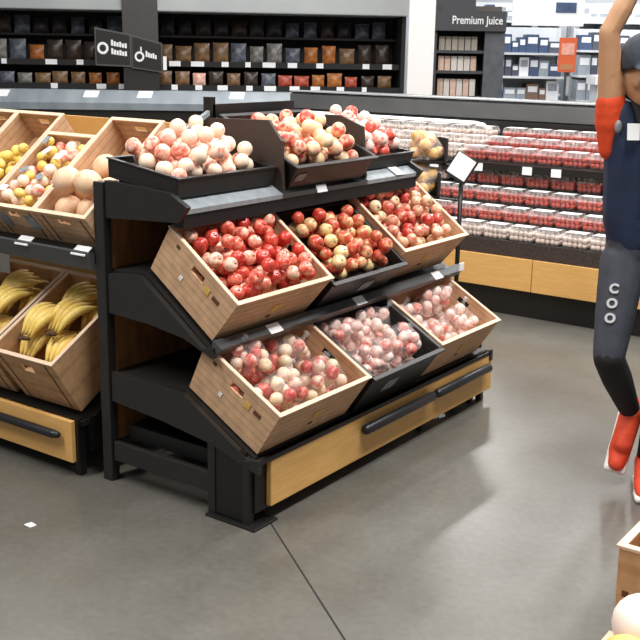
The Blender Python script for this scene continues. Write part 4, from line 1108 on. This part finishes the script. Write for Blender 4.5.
for s, (sh, el, wr) in ((-1, (shL, elL, wrL)), (1, (shR, elR, wrR))):
    capsule(bm, sh, 0.052, sh.lerp(el, 0.5), 0.045); capsule(bm, sh.lerp(el, 0.5), 0.045, el, 0.038)
    capsule(bm, el, 0.038, el.lerp(wr, 0.35), 0.039); capsule(bm, el.lerp(wr, 0.35), 0.039, wr, 0.026)
    d = (wr - el).normalized(); side = V((d.z, 0, -d.x)) * s
    palm = wr + d * 0.055
    capsule(bm, wr, 0.024, palm, 0.027)
    for k in range(4):
        off = side * ((k - 1.5) * 0.019)
        b0 = palm + d * 0.026 + off; L1 = (0.034, 0.040, 0.037, 0.028)[k]
        f1 = b0 + d * L1 + V((0, -0.008, 0)); f2 = f1 + d * L1 * 0.7 + V((0, -0.016, 0)); f3 = f2 + d * L1 * 0.45 + V((0, -0.017, 0))
        capsule(bm, palm + off * 0.8, 0.0105, b0, 0.010); capsule(bm, b0, 0.0095, f1, 0.0088); capsule(bm, f1, 0.0088, f2, 0.008); capsule(bm, f2, 0.008, f3, 0.007)
    t0 = wr + d * 0.025 - side * 0.022; t1 = t0 + d * 0.03 - side * 0.024 + V((0, -0.008, 0)); t2 = t1 + d * 0.028 - side * 0.008 + V((0, -0.008, 0))
    capsule(bm, t0, 0.014, t1, 0.0115); capsule(bm, t1, 0.011, t2, 0.009)
for (h_, k_, a_, t_) in ((hpL, knL, anL, toL), (hpR, knR, anR, toR)):
    capsule(bm, h_, 0.080, h_.lerp(k_, 0.5), 0.066); capsule(bm, h_.lerp(k_, 0.5), 0.066, k_, 0.050)
    cf = k_.lerp(a_, 0.35); capsule(bm, k_, 0.048, cf, 0.049); capsule(bm, cf, 0.049, a_, 0.034)
    capsule(bm, a_, 0.032, a_.lerp(t_, 0.6), 0.030); capsule(bm, a_.lerp(t_, 0.6), 0.026, t_, 0.018)
person = skinmesh(bm, 'person', skin, 0.0075, 3)
person.matrix_world = BF @ Matrix.Translation(PO)
tag(person, 'person in navy vest, orange shirt, grey joggers and orange shoes hopping with raised arms', 'person')
# eyes
eb = MB()
for s in (-1, 1): eb.ball(headc - PO + V((s * 0.030, -0.083, 0.012)), (0.0125, 0.010, 0.008), 10, 7)
eb.build('eyes', mat('eye_dark', rgb(40, 30, 28), 0.3), person, smooth=True)
lp = MB(); lp.tube([headc - PO + V(q) for q in ((-0.023, -0.091, -0.056), (-0.010, -0.0975, -0.058), (0, -0.098, -0.0585), (0.010, -0.0975, -0.058), (0.023, -0.091, -0.056))], [0.002, 0.005, 0.0055, 0.005, 0.002], 8)
lp.build('mouth', mat('lip_tone', rgb(150, 88, 76), 0.5), person, smooth=True)
# cap with brim, hair below it
bm = bmesh.new(); ellip(bm, headc + V((0, 0.006, 0.050)), (0.103, 0.118, 0.108))
geom = bm.verts[:] + bm.edges[:] + bm.faces[:]
bmesh.ops.bisect_plane(bm, geom=geom, plane_co=headc + V((0, 0, 0.018)), plane_no=V((0, -0.10, -1)), clear_outer=True)
bmesh.ops.holes_fill(bm, edges=bm.edges[:], sides=0)
ellip(bm, headc + V((0, -0.112, 0.028)), (0.074, 0.066, 0.0125), Euler((R(12), 0, 0)))
skinmesh(bm, 'cap', cap_m, 0.0055, 3, person)
bm = bmesh.new(); ellip(bm, headc + V((0, 0.034, -0.012)), (0.086, 0.082, 0.090)); skinmesh(bm, 'hair', hair_m, 0.008, 2, person)
# shirt: short sleeves and trunk
bm = bmesh.new()
for (sh, el) in ((shL, elL), (shR, elR)):
    dn = V((0, 0, -1))
    capsule(bm, sh + V((0, 0, -0.10)), 0.040, sh.lerp(el, 0.12), 0.060)
    capsule(bm, sh, 0.060, sh.lerp(el, 0.22), 0.056)
capsule(bm, shL, 0.062, shR, 0.062)
capsule(bm, chest + V((-0.05, 0, 0)), 0.090, waist + V((-0.04, 0, 0.0)), 0.084); capsule(bm, chest + V((0.05, 0, 0)), 0.090, waist + V((0.04, 0, 0.0)), 0.084)
skinmesh(bm, 'shirt', shirt_m, 0.0085, 3, person)
# vest over it
bm = bmesh.new()
for s in (-1, 1):
    capsule(bm, chest + V((s * 0.050, -0.004, 0.045)), 0.106, waist + V((s * 0.056, 0, 0.0)), 0.098)
    capsule(bm, waist + V((s * 0.056, 0, 0.0)), 0.099, pelvis + V((s * 0.052, 0, 0.045)), 0.098)
    capsule(bm, chest + V((s * 0.052, -0.006, 0.045)), 0.104, V((neck.x + s * 0.092, 3.922, 1.485)), 0.056)
ellip(bm, chest + V((0, -0.01, 0.02)), (0.125, 0.108, 0.15))
vest = skinmesh(bm, 'vest', vest_m, 0.0085, 3, person)
bd = MB()
bd.box(-0.022, 0.022, -0.003, 0.003, -0.030, 0.030, M=Matrix.Translation(V((1.118, 3.814, 1.430)) - PO) @ Matrix.Rotation(R(-12), 4, 'X'))
bd.build('badge', white_m, vest)
for s in (-1, 1):
    x_ = 1.195
    bd = MB(); bd.tube([V((x_ + s * 0.062, 3.905, 1.545)) - PO, V((x_ + s * 0.058, 3.838, 1.50)) - PO, V((x_ + s * 0.040, 3.822, 1.43)) - PO, V((x_ + s * 0.012, 3.822, 1.33)) - PO], [0.012, 0.014, 0.013, 0.010], 10)
    bd.build('lanyard', blk_m, vest, smooth=True)
pc = MB(); pc.ball(V((1.072, 3.850, 1.445)) - PO, (0.014, 0.012, 0.024)); pc.build('pin', greylab, vest, smooth=True)
# joggers, lower-leg sleeves, shoes
bm = bmesh.new()
for s in (-1, 1): capsule(bm, waist + V((s * 0.045, 0, -0.08)), 0.090, pelvis + V((s * 0.055, 0, 0)), 0.094)
for (h_, k_) in ((hpL, knL), (hpR, knR)):
    capsule(bm, h_, 0.090, h_.lerp(k_, 0.5), 0.078); capsule(bm, h_.lerp(k_, 0.5), 0.078, h_.lerp(k_, 0.97), 0.062)
jog = skinmesh(bm, 'joggers', jog_m, 0.0085, 3, person)
for (k_, a_) in ((knL, anL), (knR, anR)):
    bm = bmesh.new(); cf = k_.lerp(a_, 0.35)
    capsule(bm, k_, 0.060, cf, 0.060); capsule(bm, cf, 0.060, k_.lerp(a_, 0.92), 0.043)
    skinmesh(bm, 'leg_sleeve', blk_m, 0.008, 3, person)
for (a_, t_) in ((anL, toL), (anR, toR)):
    d = (t_ - a_).normalized(); bm = bmesh.new()
    up = V((0, -0.55, 0.83)) if a_.z > 0.2 else V((0, 0, 1))
    n_ = (up - d * up.dot(d)).normalized(); heel = a_ - n_ * 0.055 - d * 0.035 if a_.z > 0.2 else V((a_.x + 0.006, a_.y + 0.035, 0.045))
    ball_ = a_.lerp(t_, 0.72) - n_ * (0.022 if a_.z > 0.2 else 0.0)
    if a_.z < 0.2: ball_.z = 0.046
    capsule(bm, a_ + n_ * 0.012, 0.046, heel, 0.038); capsule(bm, a_ + n_ * 0.004, 0.047, a_.lerp(t_, 0.6) + n_ * 0.008, 0.044); capsule(bm, a_, 0.043, ball_, 0.046); capsule(bm, heel, 0.036, ball_, 0.042); capsule(bm, ball_, 0.046, t_ - n_ * 0.004, 0.034)
    if a_.z < 0.2:
        for v_ in bm.verts: v_.co.z = max(v_.co.z, 0.022)
    shoe = skinmesh(bm, 'shoe', shoe_m, 0.006, 3, person)
    bm = bmesh.new()
    dn = -n_ * 0.030
    if a_.z < 0.2:
        for p, q in ((V((heel.x, heel.y, 0.0155)), V((ball_.x, ball_.y, 0.0155))), (V((ball_.x, ball_.y, 0.0155)), V((t_.x, t_.y - 0.014, 0.0155)))):
            for o_ in (-0.030, -0.015, 0, 0.015, 0.030): capsule(bm, p + V((o_, 0, 0)), 0.0155, q + V((o_ * 0.9, 0, 0)), 0.0155, 2)
    else:
        sd = d.cross(n_).normalized()
        for p, q in ((heel + dn * 0.9, ball_ + dn * 0.95), (ball_ + dn * 0.95, t_ + dn * 0.55 + d * 0.028)):
            for o_ in (-0.032, -0.016, 0, 0.016, 0.032): capsule(bm, p + sd * o_, 0.015, q + sd * o_ * 0.92, 0.015, 2)
    skinmesh(bm, 'sole', sole_m, 0.006, 1, shoe)
# three white letters running down the raised thigh
for ch, tt in (('C', 0.33), ('O', 0.48), ('O', 0.63)):
    cu = bpy.data.curves.new('thigh_letter', 'FONT'); cu.body = ch; cu.size = 0.049; cu.extrude = 0.004; cu.offset = 0.0022; cu.align_x = 'CENTER'; cu.align_y = 'CENTER'
    to = bpy.data.objects.new('t', cu); COL.objects.link(to); bpy.context.view_layer.update()
    me = bpy.data.meshes.new_from_object(to.evaluated_get(bpy.context.evaluated_depsgraph_get()))
    COL.objects.unlink(to); bpy.data.objects.remove(to)
    me.name = 'letter'; me.materials.append(mat('print_white', rgb(178, 178, 180), 0.6) if tt > 0.3 else mat('print_grey', rgb(120, 122, 126), 0.6))
    ax = (hpL - knL).normalized(); p = hpL.lerp(knL, tt); rad = 0.090 + (0.064 - 0.090) * tt
    out = V((-0.55, -1, 0)); out = (out - ax * out.dot(ax)).normalized(); xr = ax.cross(-out).normalized()
    xr = -out.cross(ax).normalized() if xr.x < 0 else xr
    Ml = Matrix((xr, xr.cross(out) * -1, out)).transposed().to_4x4(); Ml.translation = p + out * (rad - 0.001) - PO
    lo = bpy.data.objects.new('letter', me); COL.objects.link(lo); lo.parent = jog; lo.matrix_local = Ml

# ================================================================== NEAR CRATES at the bottom right
TO = V((-0.30, 1.80, 0))
tb = empty('produce_table', TO, 'low black stepped produce table under the crates at the bottom right corner', 'table')
MB().box(-0.555, 0.10, 1.845, 2.16, 0.0, 0.535).build('upper_step', black, tb, offset=TO)
MB().box(-0.555, 0.10, 1.41, 1.80, 0.0, 0.425).build('lower_step', black, tb, offset=TO)
e, P = cardboard_crate(Matrix.Translation((-0.584, 1.832, 0.5355)), 0.52, 0.34, 0.255, 'brown cardboard crate with holes standing at the right edge near the bottom right corner', mats=card2, fill=(0.10, 0.10), style='plain', flare=0.004)
for uu, nn2 in ((0.012, 0.15), (0.02, 0.09), (0.05, 0.12), (0.055, 0.04), (0.028, 0.045)):
    k = MB(); k.hexa([P(uu, -0.003, nn2), P(uu + 0.012, -0.003, nn2), P(uu + 0.012, -0.0005, nn2), P(uu, -0.0005, nn2), P(uu, -0.003, nn2 + 0.012), P(uu + 0.012, -0.003, nn2 + 0.012), P(uu + 0.012, -0.0005, nn2 + 0.012), P(uu, -0.0005, nn2 + 0.012)])
    k.build('print', printbr, e)
e, P = cardboard_crate(Matrix.Translation((-0.572, 1.425, 0.4255)), 0.52, 0.36, 0.20, 'brown cardboard crate of large mangoes at the bottom right corner', mats=card2, fill=(0.13, 0.13), style='plain', flare=0.004)
mango = fruit_mat('mango_skin', [(0.25, rgb(240, 200, 110)), (0.5, rgb(226, 178, 88)), (0.62, rgb(226, 150, 92)), (0.8, rgb(244, 200, 170))], 0.4, scale=0.5, spread=0.2)
mango_p = fruit_mat('mango_skin_pale', [(0.2, rgb(246, 222, 206)), (0.6, rgb(248, 230, 220)), (0.9, rgb(240, 200, 176))], 0.4, scale=0.5, spread=0.2)
def mango_obj(c, rot, m, label, L=0.062):
    b = MB(); pr = []
    for i in range(15):
        a = math.pi * i / 14
        pr.append((max(0.001, L * 0.80 * math.sin(a) * (1 + 0.10 * math.cos(a))), -math.cos(a) * L))
    b.lathe(pr, 18); o = b.build('mango', m, smooth=True)
    s = MB(); s.tube([(0, 0, L * 0.97), (0, 0, L * 1.08)], [0.004, 0.003], 6); s.build('stem', brown_m, o, smooth=True)
    o.matrix_world = Matrix.Translation(c) @ Euler(rot).to_matrix().to_4x4()
    return tag(o, label, 'mango')
zb = 0.4255 + 0.133
mango_obj((-0.498, 1.705, zb + 0.054), (1.35, 0.0, 0.5), mango, 'yellow mango at the near corner of the bottom right crate')
mango_obj((-0.378, 1.700, zb + 0.054), (1.35, 0.0, -0.3), mango, 'yellow mango second from the corner in the bottom right crate')
mango_obj((-0.498, 1.585, zb + 0.054), (1.4, 0.0, 1.2), mango, 'yellow mango at the front left of the bottom right crate')
mango_obj((-0.378, 1.580, zb + 0.054), (1.4, 0.0, 0.3), mango, 'yellow mango in the middle of the bottom right crate')
mango_obj((-0.486, 1.690, zb + 0.158), (1.45, 0.0, 0.5), mango_p, 'pale pink mango on top of the yellow ones in the bottom right crate', 0.068)
mango_obj((-0.470, 1.570, zb + 0.146), (1.40, 0.0, 0.7), mango, 'yellow mango on top at the front of the bottom right crate')
# scrap of paper on the floor
sb = MB(); sb.add([(-0.020, -0.012, 0.0008), (0.018, -0.014, 0.0008), (0.024, 0.010, 0.004), (-0.012, 0.016, 0.002), (-0.020, -0.012, 0.0), (0.018, -0.014, 0.0), (0.024, 0.010, 0.0), (-0.012, 0.016, 0.0)],
       [(0, 1, 2, 3), (7, 6, 5, 4), (0, 4, 5, 1), (1, 5, 6, 2), (2, 6, 7, 3), (3, 7, 4, 0)])
so = sb.build('paper_scrap', white_m); so.location = (-2.88, 2.24, 0.0002)
tag(so, 'tiny white scrap of paper on the concrete floor at the left', 'scrap')

# ================================================================== LIGHT
w = bpy.data.worlds.new('store'); SC.world = w; w.use_nodes = True
bg = w.node_tree.nodes['Background']; bg.inputs['Color'].default_value = (0.96, 0.98, 1.0, 1); bg.inputs['Strength'].default_value = 0.22
def area(loc, sx, sy, power, rot=(0, 0, 0), col=(1, 0.985, 0.96)):
    d = bpy.data.lights.new('ceiling_lamp', 'AREA'); d.shape = 'RECTANGLE'; d.size = sx; d.size_y = sy; d.energy = power; d.color = col
    o = bpy.data.objects.new('ceiling_lamp', d); COL.objects.link(o); o.location = loc; o.rotation_euler = rot
for (x, y, p) in ((-0.4, 2.6, 115), (-3.6, 0.1, 120), (-0.9, 5.4, 95), (-4.2, 4.6, 70), (-2.6, 8.2, 80), (-6.5, 7.5, 70), (-6.5, 12.5, 130), (-2.5, 12.0, 120), (-10.0, 8.5, 80), (-5.0, 16.0, 160)):
    area((x, y, 4.6), 0.35, 2.6, p * 1.75)

# ================================================================== CAMERA
cd = bpy.data.cameras.new('camera'); cam = bpy.data.objects.new('camera', cd); COL.objects.link(cam)
cd.sensor_fit = 'HORIZONTAL'; cd.sensor_width = 36.0; cd.lens = 1042.9 / 640 * 36.0; cd.clip_end = 200
pitch, roll, yaw = 0.25406, 0.01721, -0.6189
cp_, sp_, cr_, sr_ = math.cos(pitch), math.sin(pitch), math.cos(roll), math.sin(roll)
f0 = V((0, cp_, -sp_)); r0 = V((1, 0, 0)); u0 = V((0, sp_, cp_))
r1 = r0 * cr_ + u0 * sr_; u1 = u0 * cr_ - r0 * sr_
Rz = Matrix.Rotation(-yaw, 3, 'Z')
r1, u1, f1 = Rz @ r1, Rz @ u1, Rz @ f0
Mc = Matrix((r1, u1, -f1)).transposed().to_4x4(); Mc.translation = V((0, 0, 1.70))
cam.matrix_world = Mc
SC.camera = cam
SC.view_settings.view_transform = 'Standard'; SC.view_settings.look = 'None'
SC.view_settings.exposure = 0.0; SC.view_settings.gamma = 1.0; SC.view_settings.use_curve_mapping = False
